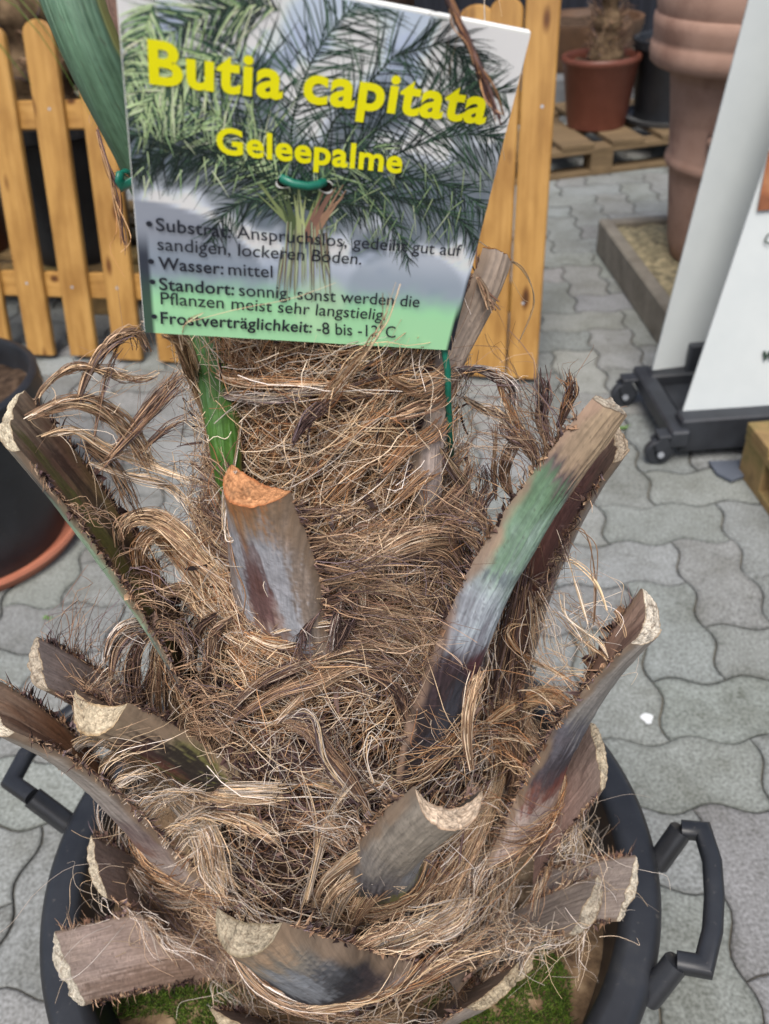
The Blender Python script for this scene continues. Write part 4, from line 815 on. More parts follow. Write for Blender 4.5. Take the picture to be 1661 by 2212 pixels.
def frond(pts, n_, ln, pals, w_=.0022, both=True, droop=.35, stem='#2c3a2a', jit=.16):
    n = int(n_ * .8); p = np.array([px2uv(*q) for q in pts]); K = len(p); u = np.linspace(0, 1, n); ts = np.linspace(0, 1, K)
    c = lag(list(p), ts, u) if K <= 4 else np.stack([np.interp(u, ts, p[:, 0]), np.interp(u, ts, p[:, 1])], 1)
    t = np.gradient(c, axis=0); t /= np.linalg.norm(t, axis=1)[:, None] + 1e-9
    for i in range(n - 1): sliver(c[i], c[i + 1], .003 * (1.2 - u[i]), .003 * (1.2 - u[i]), lin(stem))
    for i in range(n):
        for sd_ in ((-1, 1) if both else (1,)):
            an = math.radians(rng.normal(42, 9)) * sd_; ca, sa = math.cos(an), math.sin(an); d = np.array([t[i, 0] * ca - t[i, 1] * sa, t[i, 0] * sa + t[i, 1] * ca]); d[1] -= droop * rng.uniform(.3, 1.2); d = d / (np.linalg.norm(d) + 1e-9)
            l = ln * (.35 + .65 * math.sin(math.pi * min(1, u[i] * .85 + .12))) * rng.uniform(.75, 1.15); pa = pals[rng.integers(0, len(pals))]; cl = lin(pa[rng.integers(0, len(pa))]) * rng.uniform(.8, 1.15)
            sliver(c[i], c[i] + d * l + rng.normal(0, jit * .06, 2), w_, w_ * .25, cl, rng.normal(0, .05))
PD, PM, PL = PALD, PALM_, PALL
frond([(640, 440), (520, 350), (390, 300), (268, 300)], 90, .16, [PD, PD, PM], droop=.5)
frond([(655, 440), (820, 390), (960, 400), (1060, 470)], 90, .15, [PD, PD, PM], droop=.6)
frond([(655, 440), (860, 330), (1000, 290), (1100, 310)], 90, .17, [PD, PM], droop=.5)
frond([(640, 430), (560, 250), (500, 90), (455, -40)], 90, .20, [PD, PM, PD, PL], droop=.25)
frond([(640, 440), (470, 260), (350, 170), (255, 170)], 80, .19, [PM, PL, PD], droop=.3)
frond([(645, 430), (640, 220), (720, 60), (820, -30)], 90, .19, [PD, PM, PM], droop=.25)
frond([(650, 430), (720, 260), (850, 120), (960, 90), (1010, 130), (1022, 230)], 110, .17, [PD, PD, PM], droop=.35)
frond([(655, 430), (800, 290), (950, 210), (1090, 200)], 90, .17, [PD, PM], droop=.4)
frond([(640, 430), (540, 330), (460, 240), (330, 250)], 70, .17, [PL, PM, PD], droop=.45)
frond([(600, 20), (520, 10), (420, 40), (330, 110)], 60, .16, [PD, PL, PM], droop=.1)
frond([(330, 10), (310, 80), (290, 150), (262, 220)], 46, .17, [PL, PL, PM], droop=.05, w_=.0032)
frond([(480, 120), (420, 140), (360, 180), (300, 250)], 46, .17, [PL, PM], droop=.3, w_=.003)
frond([(645, 440), (600, 380), (560, 340), (520, 330)], 40, .11, [PM, PL], droop=.5)
frond([(655, 445), (700, 380), (760, 330), (830, 320)], 50, .12, [PM, PD, PL], droop=.5)
frond([(645, 445), (570, 430), (500, 450), (455, 520)], 50, .11, [PD, PD, PM], droop=.5)
frond([(660, 445), (790, 420), (950, 450), (1045, 560)], 80, .13, [PD, PD, PM], droop=.6)
frond([(660, 450), (760, 440), (840, 480), (880, 560)], 50, .10, [PD, PM], droop=.5)
frond([(640, 430), (480, 340), (360, 330), (275, 372)], 80, .12, [PD, PD], droop=.45)
for _ in range(60):                                   # hanging pale leaflets
    x, y = rng.uniform(300, 560), rng.uniform(150, 380); a = px2uv(x, y); b = px2uv(x + rng.normal(0, 14), y + rng.uniform(20, 60)); sliver(a, b, .0022, .0006, lin(PL[rng.integers(0, 5)]) * rng.uniform(.7, 1.1))
for _ in range(120):
    x, y = rng.uniform(700, 1040), rng.uniform(330, 520); a = px2uv(x, y); b = px2uv(x + rng.normal(0, 26), y + rng.uniform(15, 60)); sliver(a, b, .0018, .0005, lin((PM + PL)[rng.integers(0, 9)]) * rng.uniform(.5, .9))
for x0, x1, c1 in ((650, 560, '#7d8a5c'), (655, 690, '#9aa86c'), (660, 745, '#a5826a'), (648, 610, '#5a6a48'), (652, 650, '#b3bd86'), (658, 715, '#8d6a5c')):
    for k in range(5): sliver(px2uv(x0 + rng.normal(0, 8), 520), px2uv(x1 + rng.normal(0, 8), 400 + rng.normal(0, 14)), .006, .002, lin(c1) * rng.uniform(.7, 1.1))
for k in range(60):
    x = rng.uniform(605, 705); sliver(px2uv(x, rng.uniform(470, 560)), px2uv(x + (x - 655) * .25, rng.uniform(560, 640)), .0026, .001, lin(['#8d8f78', '#a9b593', '#6d6f60', '#b8c9a5', '#7d6a5c'][k % 5]) * .9)
meshobj('printed_fronds', np.concatenate(LV), np.array(LF), M['print'], sign, np.concatenate(LC), smooth=False)
ZT = .0011
def text_raw(s, bold):
    cu = bpy.data.curves.new('t', 'FONT'); cu.body = s; cu.size = 1; cu.offset = bold; cu.resolution_u = 5; cu.space_character = 1 + bold * 2.2
    ob = bpy.data.objects.new('t', cu); COL.objects.link(ob); dg = bpy.context.evaluated_depsgraph_get(); dg.update()
    me = bpy.data.meshes.new_from_object(ob.evaluated_get(dg)); V = np.zeros(len(me.vertices) * 3); me.vertices.foreach_get('co', V); V = V.reshape(-1, 3); Fs = [tuple(p.vertices) for p in me.polygons]
    bpy.data.objects.remove(ob); bpy.data.curves.remove(cu); bpy.data.meshes.remove(me); return V, Fs
CAPH = text_raw('H', 0)[0][:, 1].max()
def sign_text(name, s, p0, p1, cap, mat, bold=0., z=ZT):
    V, Fs = text_raw(s, bold); a, b = px2uv(*p0), px2uv(*p1); hgt = px2uv(p0[0] - cap * .05, p0[1] - cap) - a
    x = (V[:, 0] - V[:, 0].min()) / (V[:, 0].max() - V[:, 0].min()); y = V[:, 1] / CAPH
    uv_ = a + (b - a) * x[:, None] + hgt * y[:, None]
    return meshobj(name, suv(uv_[:, 0], uv_[:, 1], z), Fs, mat, sign, smooth=False)
sign_text('title_text', 'Butia capitata', (322, 175), (1046, 264), 90, M['yellow'], .030)
sign_text('subtitle_text', 'Geleepalme', (468, 327), (866, 371), 54, M['yellow'], .028)
BLD = .016
for s, p0, p1, cap, bd in (('Substrat:', (337, 495), (498, 511), 27, BLD), ('Anspruchslos, gedeiht gut auf', (511, 512), (993, 551), 27, .004), ('sandigen, lockeren B\u00f6den.', (340, 537), (779, 569), 27, .004),
                           ('Wasser:', (342, 578), (482, 590), 26, BLD), ('mittel', (493, 591), (588, 597), 26, .004), ('Standort:', (344, 623), (505, 635), 26, BLD), ('sonnig, sonst werden die', (516, 636), (904, 661), 26, .004),
                           ('Pflanzen meist sehr langstielig.', (347, 654), (831, 689), 26, .004), ('Frostvertr\u00e4glichkeit:', (347, 696), (672, 716), 25, BLD), ('-8 bis -12\u00b0C', (684, 718), (853, 727), 25, .004)):
    sign_text('body_text', s, p0, p1, cap, M['ink'], bd)
for x, y in ((322, 481), (326, 562), (329, 606), (333, 681)):
    o_ = MB(); c0 = px2uv(x, y); r_ = .0085; o_.add(suv(c0[0] + r_ * np.cos(np.linspace(0, 6.283, 19)[:-1]), c0[1] + r_ * np.sin(np.linspace(0, 6.283, 19)[:-1]), ZT), [tuple(range(18))]); o_.build('bullet', M['ink'], sign)
for x, y in ((612, 391), (702, 401)):
    c0 = px2uv(x, y); a = np.linspace(0, 6.2832, 25)[:-1]; jit = 1 + .12 * np.sin(a * 3 + x)
    o_ = MB(); o_.add(suv(c0[0] + .0225 * jit * np.cos(a), c0[1] + .0185 * jit * np.sin(a), .0012), [tuple(range(24))]); rim_ = o_.build('punch_rim', M['foam'], sign)
    o_ = MB(); o_.add(suv(c0[0] + .0195 * np.cos(a), c0[1] + .002 + .0155 * np.sin(a), .0014), [tuple(range(24))]); o_.build('punch_hole_shade', M['hole'], sign)  # flat dark disc painting in the shade inside the hole
# green tie wire
wm = MB(); p_ = [suv(*px2uv(610, 384), .0012), suv(*px2uv(630, 388), .0035), suv(*px2uv(660, 393), .0038), suv(*px2uv(684, 392), .003), suv(*px2uv(698, 392), .0008)]
wp = [at(300, 384, .46), at(270, 372, .435), at(259, 377, .428), at(258, 390, .428), at(268, 402, .432), suv(*px2uv(330, 400), -.012), suv(*px2uv(520, 385), -.011), suv(*px2uv(598, 384), -.006)] + [np.array(q) for q in p_] + [suv(*px2uv(706, 394), -.006), suv(*px2uv(800, 420), -.012), suv(*px2uv(930, 640), -.012), suv(*px2uv(962, 735), -.009), at(967, 800, .488), at(968, 860, .503), at(971, 920, .518), at(976, 995, .54)]
wm.sweep(wp, circ(.0019, 12), SN)
tag(wm.build('tie_wire', M['wire'], smooth=True), 'green coated wire threaded through the two holes of the palm sign', 'wire')

# ------------------------------------------------------------------ the black tub
PC = np.array([-.0623, .4946, 0.])
tub = thing('plant_tub', 'large round black plastic tub with two handles holding the palm', 'tub', tuple(PC))
mb = MB(); rim = [(.283 + .0135 * math.cos(R_(a)), .4065 + .0135 * math.sin(R_(a))) for a in range(200, -95, -20)]
ro = [(.2965 + .0135 * math.cos(R_(a)), .4065 + .0135 * math.sin(R_(a))) for a in range(100, -95, -15)]
prof = [(.0, .02), (.215, .02), (.268, .385), (.2705, .402)] + [(.2835 + .0135 * math.cos(R_(a)), .4085 + .0135 * math.sin(R_(a))) for a in range(180, 85, -15)] + ro + [(.288, .388), (.284, .37), (.232, .0), (0, .0)]
mb.lathe(prof, 128, tuple(PC)); mb.build('tub_wall', M['plastic'], tub, auto=50)
def handle(pts, flip=False):
    h_ = MB(); P = [np.array(p) for p in pts]
    if flip: P = [np.array([2 * PC[0] - p[0], 2 * PC[1] - p[1], p[2]]) for p in P]
    # gussets at both feet, then the bar
    h_.sweep(P[:2], rrect(.0105, .0115, .008, 6), UP); h_.sweep(P[-2:], rrect(.0105, .0115, .008, 6), UP)
    h_.sweep(P[1:-1], rrect(.0090, .0088, .0070, 6), UP)
    h_.build('handle', M['plastic'], tub, auto=40)
hp_ = [onz(1418, 1868, .395), onz(1472, 1792, .43), onz(1518, 1796, .432), onz(1538, 1860, .432), onz(1543, 1935, .432), onz(1539, 2010, .432), onz(1520, 2088, .432), onz(1462, 2078, .43), onz(1400, 2158, .395)]
handle(hp_)
hl_ = [onz(150, 1782, .395), onz(70, 1722, .43), onz(24, 1690, .432), onz(55, 1632, .432), onz(105, 1575, .432), onz(165, 1530, .432), onz(205, 1545, .43), onz(255, 1600, .395)]
handle(hl_)
# soil and moss
nr, na = 26, 96; rr, aa = np.meshgrid(np.linspace(0, .275, nr), np.linspace(0, 2 * np.pi, na + 1)[:-1], indexing='ij')
X = PC[0] + rr * np.cos(aa); Y = PC[1] + rr * np.sin(aa); nz = noise(np.stack([X * 30, Y * 30, X * 0], -1), 11, 4); Z = .352 + (nz - .5) * .03 - .012 * sstep(.2, .275, rr)
idx = np.arange(nr * na).reshape(nr, na); F = np.stack([idx[:-1], idx[1:], np.roll(idx, -1, 1)[1:], np.roll(idx, -1, 1)[:-1]], -1).reshape(-1, 4)
tag(meshobj('potting_soil', np.stack([X, Y, Z], -1).reshape(-1, 3), F, M['soil']), 'brown crumbly potting soil inside the black tub', 'soil', kind='stuff')
def soilz(x, y): return .352 + (noise(np.stack([x * 30, y * 30, x * 0], -1), 11, 4) - .5) * .03
MP = []; Nm = 26000
q = rng.uniform(-1, 1, (Nm * 6, 2)) * .27; x_, y_ = PC[0] + q[:, 0], PC[1] + q[:, 1]; dens = noise(np.stack([x_ * 14, y_ * 14, x_ * 0], -1), 23, 2)
spots = [onz(380, 2160, .36), onz(330, 2190, .36), onz(1120, 2120, .36), onz(1110, 2170, .36), onz(1080, 2200, .36), onz(420, 2130, .36)]
dm = np.min([np.hypot(x_ - s_[0], y_ - s_[1]) for s_ in spots], 0); kp = (np.hypot(q[:, 0], q[:, 1]) < .262) & (dm < .02 + .05 * dens + .012) & (dens > .30)
x_, y_ = x_[kp][:Nm], y_[kp][:Nm]; z_ = soilz(x_, y_); p = np.stack([x_, y_, z_], 1); d = np.stack([rng.normal(0, .8, len(p)), rng.normal(0, .8, len(p)), np.ones(len(p))], 1); l = rng.uniform(.002, .0048, (len(p), 1))
mc = np.array([lin(c) for c in ('#3a5014', '#4f681c', '#65792f', '#2b3f0e')])[rng.integers(0, 4, len(p))]
v_, f_, c_ = strands(np.stack([p, p + d * l * .5, p + d * l + rng.normal(0, .001, (len(p), 3))], 1), np.full(len(p), .0009), mc, 4)
tag(meshobj('moss', v_, f_, M['grass'], None, c_), 'green moss cushions on the soil in the black tub', 'moss', kind='stuff')

# ------------------------------------------------------------------ picket fence, leaning back a little
FH = unit([.968, -.2505, 0]); FU0 = np.array([.071, .244, .967]); FN = unit(np.cross(FH, FU0)); FU = np.cross(FN, FH); F0 = onz(97, 764, .012)
FU = unit(FU + FH * .0); FN = FN if FN[1] < 0 else -FN     # FN points to the viewer
fence = thing('picket_fence', 'honey-coloured wooden picket fence with rounded tops leaning back behind the palm', 'fence', tuple(F0))
def picket(s, w_, h, th, z0=0, base=0):
    n = 14; a = np.linspace(np.pi, 0, n); out = [(-w_ / 2, 0)] + [(w_ / 2 * math.cos(x), h - w_ * .38 + w_ * .38 * math.sin(x)) for x in a] + [(w_ / 2, 0)]
    out = np.array(out); k = len(out); b = .004
    inn = out.copy(); inn[:, 0] *= (1 - 2 * b / w_); inn[:, 1] = np.where(inn[:, 1] > .01, inn[:, 1] - b, inn[:, 1])
    V = []; vec = []
    for ring, zz_ in ((out, 0), (out, th - b), (inn, th)):
        V.append(F0 + FH * (s + ring[:, :1]) + FU * (ring[:, 1:] + base) + FN * (zz_ + z0)); vec.append(np.column_stack([ring[:, 1] + s * 13.37, ring[:, 0] + s * 7.91 + zz_, 0 * ring[:, 0] + s * 61.7]))
    F = [tuple(range(k))[::-1], tuple(2 * k + i for i in range(k))] + [(r * k + i, r * k + (i + 1) % k, (r + 1) * k + (i + 1) % k, (r + 1) * k + i) for r in range(2) for i in range(k)]
    o_ = meshobj('picket', np.concatenate(V), F, M['fence'], fence, vec=np.concatenate(vec)); o_.data.set_sharp_from_angle(angle=R_(30))
    for hz_ in (.219, .70):
        sc_ = MB(); cc_ = F0 + FH * (s + rng.normal(0, .008)) + FU * (hz_ + rng.normal(0, .006) + base) + FN * (th + z0); sc_.sweep([cc_ - FN * .002, cc_ + FN * .0008], circ(.0042, 10), FU); sc_.build('screw', M['metal'], o_)
    return o_
for k in range(-2, 10):
    picket(-.004 + .1523 * k, .093, .93 + rng.normal(0, .004), .020, base=rng.normal(0, .002))
picket(1.440, .082, .945, .022); picket(1.5285, .084, .985, .026)
for h0, h1 in ((.66, .738), (.180, .258)):
    r_ = MB(); s0, s1 = -.45, 1.57; c0 = F0 + FH * (s0 + s1) / 2 + FU * (h0 + h1) / 2 - FN * .0165; r_.box(c0, FH * (s1 - s0) / 2, FU * (h1 - h0) / 2, FN * .016, .004)
    V = np.concatenate(r_.V); d = V - F0; meshobj('rail', V, r_.F, M['fence'], fence, smooth=False, vec=np.stack([d @ FH * 2, d @ FU + d @ FN + h0, 0 * V[:, 0]], 1))

# ------------------------------------------------------------------ black pot on a terracotta saucer, at the left
def pot(name, label, cat, c, prof, mat, soil_z=None, soil_r=None, soil_mat=None, group=None, n=64):
    t = thing(name, label, cat, c, group); mb_ = MB(); mb_.lathe(prof, n, c); mb_.build('pot_wall', M[mat], t, auto=45)
    if soil_z:
        nr_, na_ = 14, 48; rr_, aa_ = np.meshgrid(np.linspace(0, soil_r, nr_), np.linspace(0, 2 * np.pi, na_ + 1)[:-1], indexing='ij'); X_ = c[0] + rr_ * np.cos(aa_); Y_ = c[1] + rr_ * np.sin(aa_)
        Z_ = c[2] + soil_z + (noise(np.stack([X_ * 28, Y_ * 28, X_ * 0], -1), 31, 4) - .5) * .035; ix = np.arange(nr_ * na_).reshape(nr_, na_)
        meshobj('soil', np.stack([X_, Y_, Z_], -1).reshape(-1, 3), np.stack([ix[:-1], ix[1:], np.roll(ix, -1, 1)[1:], np.roll(ix, -1, 1)[:-1]], -1).reshape(-1, 4), M[soil_mat or 'darksoil'], t)
    return t
LPc = (-.955, 1.615, 0.)
sm = MB(); sm.lathe([(0, .012), (.222, .012), (.232, .03), (.236, .038), (.243, .038), (.246, .030), (.225, .0), (0, .0)], 96, LPc)
tag(sm.build('saucer', M['saucer'], auto=40), 'round terracotta-coloured plastic saucer under the black pot at the left edge', 'saucer')
pot('plant_pot', 'black plastic pot with open soil standing in the terracotta saucer', 'pot', (LPc[0], LPc[1], .013), [(0, .02), (.17, .02), (.225, .36), (.2265, .385), (.231, .393), (.240, .393), (.246, .388), (.247, .345), (.236, .338), (.198, 0), (0, 0)], 'plastic', .335, .222, 'darksoil')
# thin grass blades leaning over from the left
def blades(name, label, cat, root, ends, w_, cols, group=None, K=5):
    P = []; C_ = []
    for (e, arch) in ends:
        e = np.array(e); r0 = np.array(root) + rng.normal(0, .02, 3) * (1, 1, 0); m1 = r0 * .6 + e * .4 + UP * arch; m2 = r0 * .2 + e * .8 + UP * arch * .7; P.append([r0, m1, m2, e]); C_.append(lin(cols[rng.integers(0, len(cols))]) * rng.uniform(.8, 1.1))
    v, f, c = strands(P, np.full(len(P), w_) * rng.uniform(.6, 1.3, len(P)), C_, 18, .9); return tag(meshobj(name, v, f, M['grass'], None, c), label, cat, group)
blades('grass_clump', 'loose green and straw grass blades leaning in at the upper left corner', 'grass clump', (-1.02, 1.60, .36),
       [(at(95, 38, 1.75), .35), (at(150, 62, 1.72), .33), (at(120, 55, 1.70), .36), (at(60, 40, 1.8), .36), (at(160, 150, 1.68), .4), (at(235, 318, 1.62), .5), (at(70, 185, 1.70), .35), (at(40, 150, 1.7), .34), (at(100, 95, 1.75), .38), (at(140, 66, 1.74), .33)] * 1,
       .005, ['#6d8a3a', '#8fa05a', '#b5a878', '#c9ba90', '#55722c'])

# ------------------------------------------------------------------ things behind the fence and at the right
def pallet(name, label, c, ux, Lx, Ly, mat, nb=5, group=None, top=.144):
    t = thing(name, label, 'pallet', tuple(c), group); ux = unit(ux); uy = np.cross(UP, ux); c = np.array(c, float)
    bw = Ly / (nb * 1.45)
    for k in range(nb):
        y = -Ly / 2 + bw / 2 + (Ly - bw) * k / (nb - 1); m_ = MB(); m_.box(c + uy * y + UP * (top - .011), ux * Lx / 2, uy * bw / 2, UP * .011, .002); m_.build('board', M[mat], t)
    for k in range(3):
        x = -Lx / 2 + .05 + (Lx - .1) * k / 2; m_ = MB(); m_.box(c + ux * x + UP * (top - .034), ux * .048, uy * Ly / 2, UP * .0115, .002); m_.build('stringer', M[mat], t)
        for j in (-1, 0, 1):
            m_ = MB(); m_.box(c + ux * x + uy * j * (Ly / 2 - .055) + UP * (top - .0455 - .039), ux * .047, uy * .053, UP * .0385, .002); m_.build('block', M[mat], t)
        m_ = MB(); m_.box(c + ux * x + UP * .0108, ux * .0465, uy * Ly / 2 * .998, UP * .0105, .002); m_.build('base_board', M[mat], t)
    return t
yv = unit([.15, -1, 0])
pallet('pallet', 'pale wooden pallet under the red-brown pot behind the fence end', (1.05, 4.42, 0), yv, .8, 1.35, 'pallet', 6)
RP = (1.145, 4.33, .146)
pot('plant_pot', 'red-brown plastic pot with a shaggy palm stump on the pallet', 'pot', RP, [(0, .02), (.12, .02), (.155, .27), (.157, .29), (.163, .30), (.175, .30), (.181, .292), (.181, .278), (.171, .268), (.135, 0), (0, 0)], 'redpot', .262, .155, 'darksoil')
# small palm stump in the red pot
sp = thing('palm_stump', 'shaggy brown palm stump growing in the red-brown pot', 'palm', (RP[0] + .02, RP[1], .40)); m_ = MB()
hs = np.linspace(0, .62, 34); m_.lathe([(.062 + .02 * math.sin(h * 9) + .014 * math.sin(h * 47) - .03 * (h > .12) - .0 * h, h) for h in hs], 28, (RP[0] + .02, RP[1], .40)); m_.build('trunk', M['bark'], sp, smooth=True)
P = []; C_ = []
for k in range(420):
    h = rng.uniform(.0, .6); a = rng.uniform(0, 6.28); r = .045; b = np.array([RP[0] + .02 + r * math.cos(a), RP[1] + r * math.sin(a), .40 + h]); d = np.array([math.cos(a), math.sin(a), .9]); P.append([b, b + d * .03 + rng.normal(0, .006, 3), b + d * .05 + rng.normal(0, .016, 3)]); C_.append(tones('BDM', 1)[0] * .8)
v_, f_, c_ = strands(P, np.full(len(P), .004), C_, 6); tag(meshobj('fibre', v_, f_, M['fibre'], sp, c_), kind='stuff')
BPc = (1.50, 4.36, .146)
pot('plant_pot', 'dark blue-black plastic pot between the red-brown pot and the tall terracotta urn', 'pot', BPc, [(0, .02), (.14, .02), (.172, .33), (.178, .345), (.19, .35), (.199, .345), (.199, .31), (.188, .30), (.160, 0), (0, 0)], 'plastic', .31, .17, 'darksoil')
sm = MB(); sm.lathe([(0, .008), (.205, .008), (.215, .024), (.221, .024), (.208, 0), (0, 0)], 64, (BPc[0], BPc[1], .1455)); sm = tag(sm.build('saucer', M['greystone'], auto=40), 'grey saucer under the dark blue-black pot on the pallet', 'saucer')
bpl = pot('bowl_planter', 'wide brown glazed bowl planter in the dark background at the top', 'planter', (1.30, 5.35, .22), [(0, .02), (.22, .02), (.29, .2), (.30, .235), (.325, .235), (.325, .20), (.25, 0), (0, 0)], 'bowl', .20, .29, 'darksoil')
m_ = MB(); m_.box((1.30, 5.35, .109), (.36, 0, 0), (0, .34, 0), (0, 0, .109), .006); tag(m_.build('stone_plinth', M['greystone']), 'grey stone block plinth carrying the wide brown bowl', 'plinth')
m_ = MB(); m_.box((1.75, 5.2, .45), (.035, 0, 0), (0, .035, 0), (0, 0, .45), .006); tag(m_.build('white_post', M['white']), 'thin white post behind the dark blue-black pot', 'post')

# concrete tray with gravel and the tall terracotta urn
tray = thing('concrete_tray', 'shallow concrete tray filled with pale gravel under the terracotta urn', 'tray', (1.38, 2.72, 0)); tr0, tr1 = np.array([.86, 2.28]), np.array([1.78, 3.10]); hz = .125; wd = .045
tm = MB(); cx, cy = (tr0 + tr1) / 2; hx, hy = (tr1 - tr0) / 2
for sx in (-1, 1): tm.box((cx + sx * (hx - wd / 2), cy, hz / 2), (wd / 2, 0, 0), (0, hy, 0), (0, 0, hz / 2), .006)
for sy in (-1, 1): tm.box((cx, cy + sy * (hy - wd / 2), hz / 2 - .001), (hx - wd, 0, 0), (0, wd / 2, 0), (0, 0, hz / 2 - .001), .006)
tm.build('tray_frame', M['concrete'], tray)
nx = 60; gx, gy = np.meshgrid(np.linspace(tr0[0] + wd, tr1[0] - wd, nx), np.linspace(tr0[1] + wd, tr1[1] - wd, nx), indexing='ij'); gz = hz - .022 + (noise(np.stack([gx * 60, gy * 60, gx * 0], -1), 8, 3) - .5) * .02
ix = np.arange(nx * nx).reshape(nx, nx); tag(meshobj('gravel', np.stack([gx, gy, gz], -1).reshape(-1, 3), np.stack([ix[:-1, :-1], ix[1:, :-1], ix[1:, 1:], ix[:-1, 1:]], -1).reshape(-1, 4), M['gravel']), 'pale gravel filling the concrete tray', 'gravel', kind='stuff')
UC = np.array([1.215, 2.74, .10]); urn = thing('terracotta_urn', 'tall pink terracotta urn with thick ringed rim and relief garland, in the gravel tray', 'urn', tuple(UC))
um = MB(); um.lathe([(0, .0), (.185, .0), (.195, .008), (.21, .06), (.232, .25), (.238, .29), (.250, .300), (.254, .312), (.250, .326), (.243, .335), (.256, .47), (.272, .575), (.285, .582), (.322, .586), (.334, .596), (.337, .62), (.334, .645), (.329, .65), (.331, .658), (.334, .69), (.333, .715), (.326, .72), (.328, .73), (.333, .755), (.328, .78), (.30, .785), (.285, .77), (.275, .6), (.20, .05), (0, .05)], 96, tuple(UC)); um.build('urn_wall', M['terra'], urn, auto=60)
rl = MB()
def urnp(a, z, o_=0): r = np.interp(z, [.335, .575], [.243, .272]) + o_; return UC + np.array([r * math.cos(a), r * math.sin(a), z])
a0 = math.atan2(-1, -.35)
for pts in ([(-.55, .42), (-.35, .45), (-.1, .50), (.12, .55)], [(.02, .36), (.05, .40), (.12, .45), (.10, .50)], [(-.45, .38), (-.3, .42), (-.2, .45)], [(.1, .37), (.2, .39), (.3, .43)], [(-.05, .47), (.1, .46), (.22, .49)]):
    rl.sweep([urnp(a0 + a, z, .0) for a, z in pts], circ(.014, 8), UP)
for a, z in ((.0, .36), (.06, .355), (.12, .365), (.03, .375), (.09, .38), (-.5, .41), (-.44, .43)):
    c0 = urnp(a0 + a, z, .002); th_, ph_ = np.meshgrid(np.linspace(0, np.pi, 7), np.linspace(0, 2 * np.pi, 11)[:-1], indexing='ij'); vv_ = c0 + .020 * np.stack([np.sin(th_) * np.cos(ph_), np.sin(th_) * np.sin(ph_), np.cos(th_)], -1); ix = np.arange(70).reshape(7, 10)
    rl.add(vv_.reshape(-1, 3), [tuple(int(i_) for i_ in f) for f in np.stack([ix[:-1], ix[1:], np.roll(ix, -1, 1)[1:], np.roll(ix, -1, 1)[:-1]], -1).reshape(-1, 4)])
rl.build('relief_garland', M['terra'], urn, smooth=True)

# white advertising stand on castors
stand = thing('advertising_stand', 'white two-sided advertising stand on a black base with castors', 'stand', (1.15, 1.87, 0))
b_ = MB(); b_.box((1.15, 1.735, .075), (.43, 0, 0), (0, .028, 0), (0, 0, .045), .005); b_.box((1.15, 1.985, .075), (.43, 0, 0), (0, .028, 0), (0, 0, .03), .005); b_.box((.715, 1.86, .078), (.022, 0, 0), (0, .17, 0), (0, 0, .022), .005); b_.box((1.15, 1.86, .065), (.40, 0, 0), (0, .098, 0), (0, 0, .012), .004)
b_.box((.86, 1.975, .135), (.045, 0, 0), (0, .012, 0), (0, 0, .045), .004)
b_.build('base_frame', M['rubber'], stand)
for x, y in ((.675, 1.715), (.665, 1.995), (1.60, 1.715), (1.60, 1.995)):
    w_ = MB(); a = np.linspace(0, 2 * np.pi, 29)[:-1]
    prof = [(.012, -.012), (.030, -.012), (.034, -.008), (.034, .008), (.030, .012), (.012, .012), (.0, .012)]
    V = []; 
    for r, yy in prof: V += [(x + r * math.cos(t_), y + yy, .036 + r * math.sin(t_)) for t_ in a]
    k = len(a); F = [(i * k + j, i * k + (j + 1) % k, (i + 1) * k + (j + 1) % k, (i + 1) * k + j) for i in range(len(prof) - 1) for j in range(k)]
    w_.add(V, F); cst = w_.build('castor', M['rubber'], stand, auto=40)
    f_ = MB(); f_.box((x + .006, y - .0165, .052), (.014, 0, .012), (0, .003, 0), (-.012, 0, .026), .002); f_.box((x + .006, y + .0165, .052), (.014, 0, .012), (0, .003, 0), (-.012, 0, .026), .002); f_.box((x + .012, y, .083), (.022, 0, 0), (0, .02, 0), (0, 0, .005), .002); f_.build('fork', M['rubber'], cst)
    f_ = MB(); f_.sweep([(x, y - .022, .036), (x, y - .0125, .036)], circ(.008, 12), UP); f_.build('hub_cap', M['metal'], cst)
def sheet(name, pts, th, mat, parent, bulge=0.):
    """slightly bowed panel from four corners bl, br, tr, tl"""
    bl, br, tr_, tl = [np.array(p, float) for p in pts]; n_ = unit(np.cross(br - bl, tl - bl)); a, b2 = np.meshgrid(np.linspace(0, 1, 25), np.linspace(0, 1, 17), indexing='ij')
    S = bl + (br - bl) * a[..., None] * (1 - b2[..., None]) + (tr_ - tl) * a[..., None] * b2[..., None] + (tl - bl) * b2[..., None] + n_ * (bulge * 4 * a * (1 - a))[..., None]
    ix = np.arange(25 * 17).reshape(25, 17); F = np.stack([ix[:-1, :-1], ix[1:, :-1], ix[1:, 1:], ix[:-1, 1:]], -1).reshape(-1, 4); k = 25 * 17
    V = np.concatenate([S.reshape(-1, 3), (S - n_ * th).reshape(-1, 3)]); per = list(ix[:, 0]) + list(ix[-1, 1:]) + list(ix[-2::-1, -1]) + list(ix[0, -2:0:-1])
    Fl = [tuple(int(q) for q in f) for f in F] + [tuple(int(q) + k for q in f[::-1]) for f in F] + [(int(per[i]), int(per[(i + 1) % len(per)]), int(per[(i + 1) % len(per)]) + k, int(per[i]) + k)[::-1] for i in range(len(per))]
    o_ = meshobj(name, V, Fl, M[mat], parent); o_.data.set_sharp_from_angle(angle=R_(40)); return o_
FU_ = np.array([0, .26, .97]); fb = np.array([.734, 1.752, .118])
def fp(dx, h): return fb + np.array([dx, 0, 0]) + FU_ * h + np.array([.268 * h, 0, 0]) * 1
sheet('front_panel', [fp(0, 0), fp(.9, 0) , fp(.62, 1.15), fp(0, 1.15)], .006, 'banner', stand, .004)
rb = np.array([.731, 1.984, .107]); RU = np.array([.15, .11, .985])
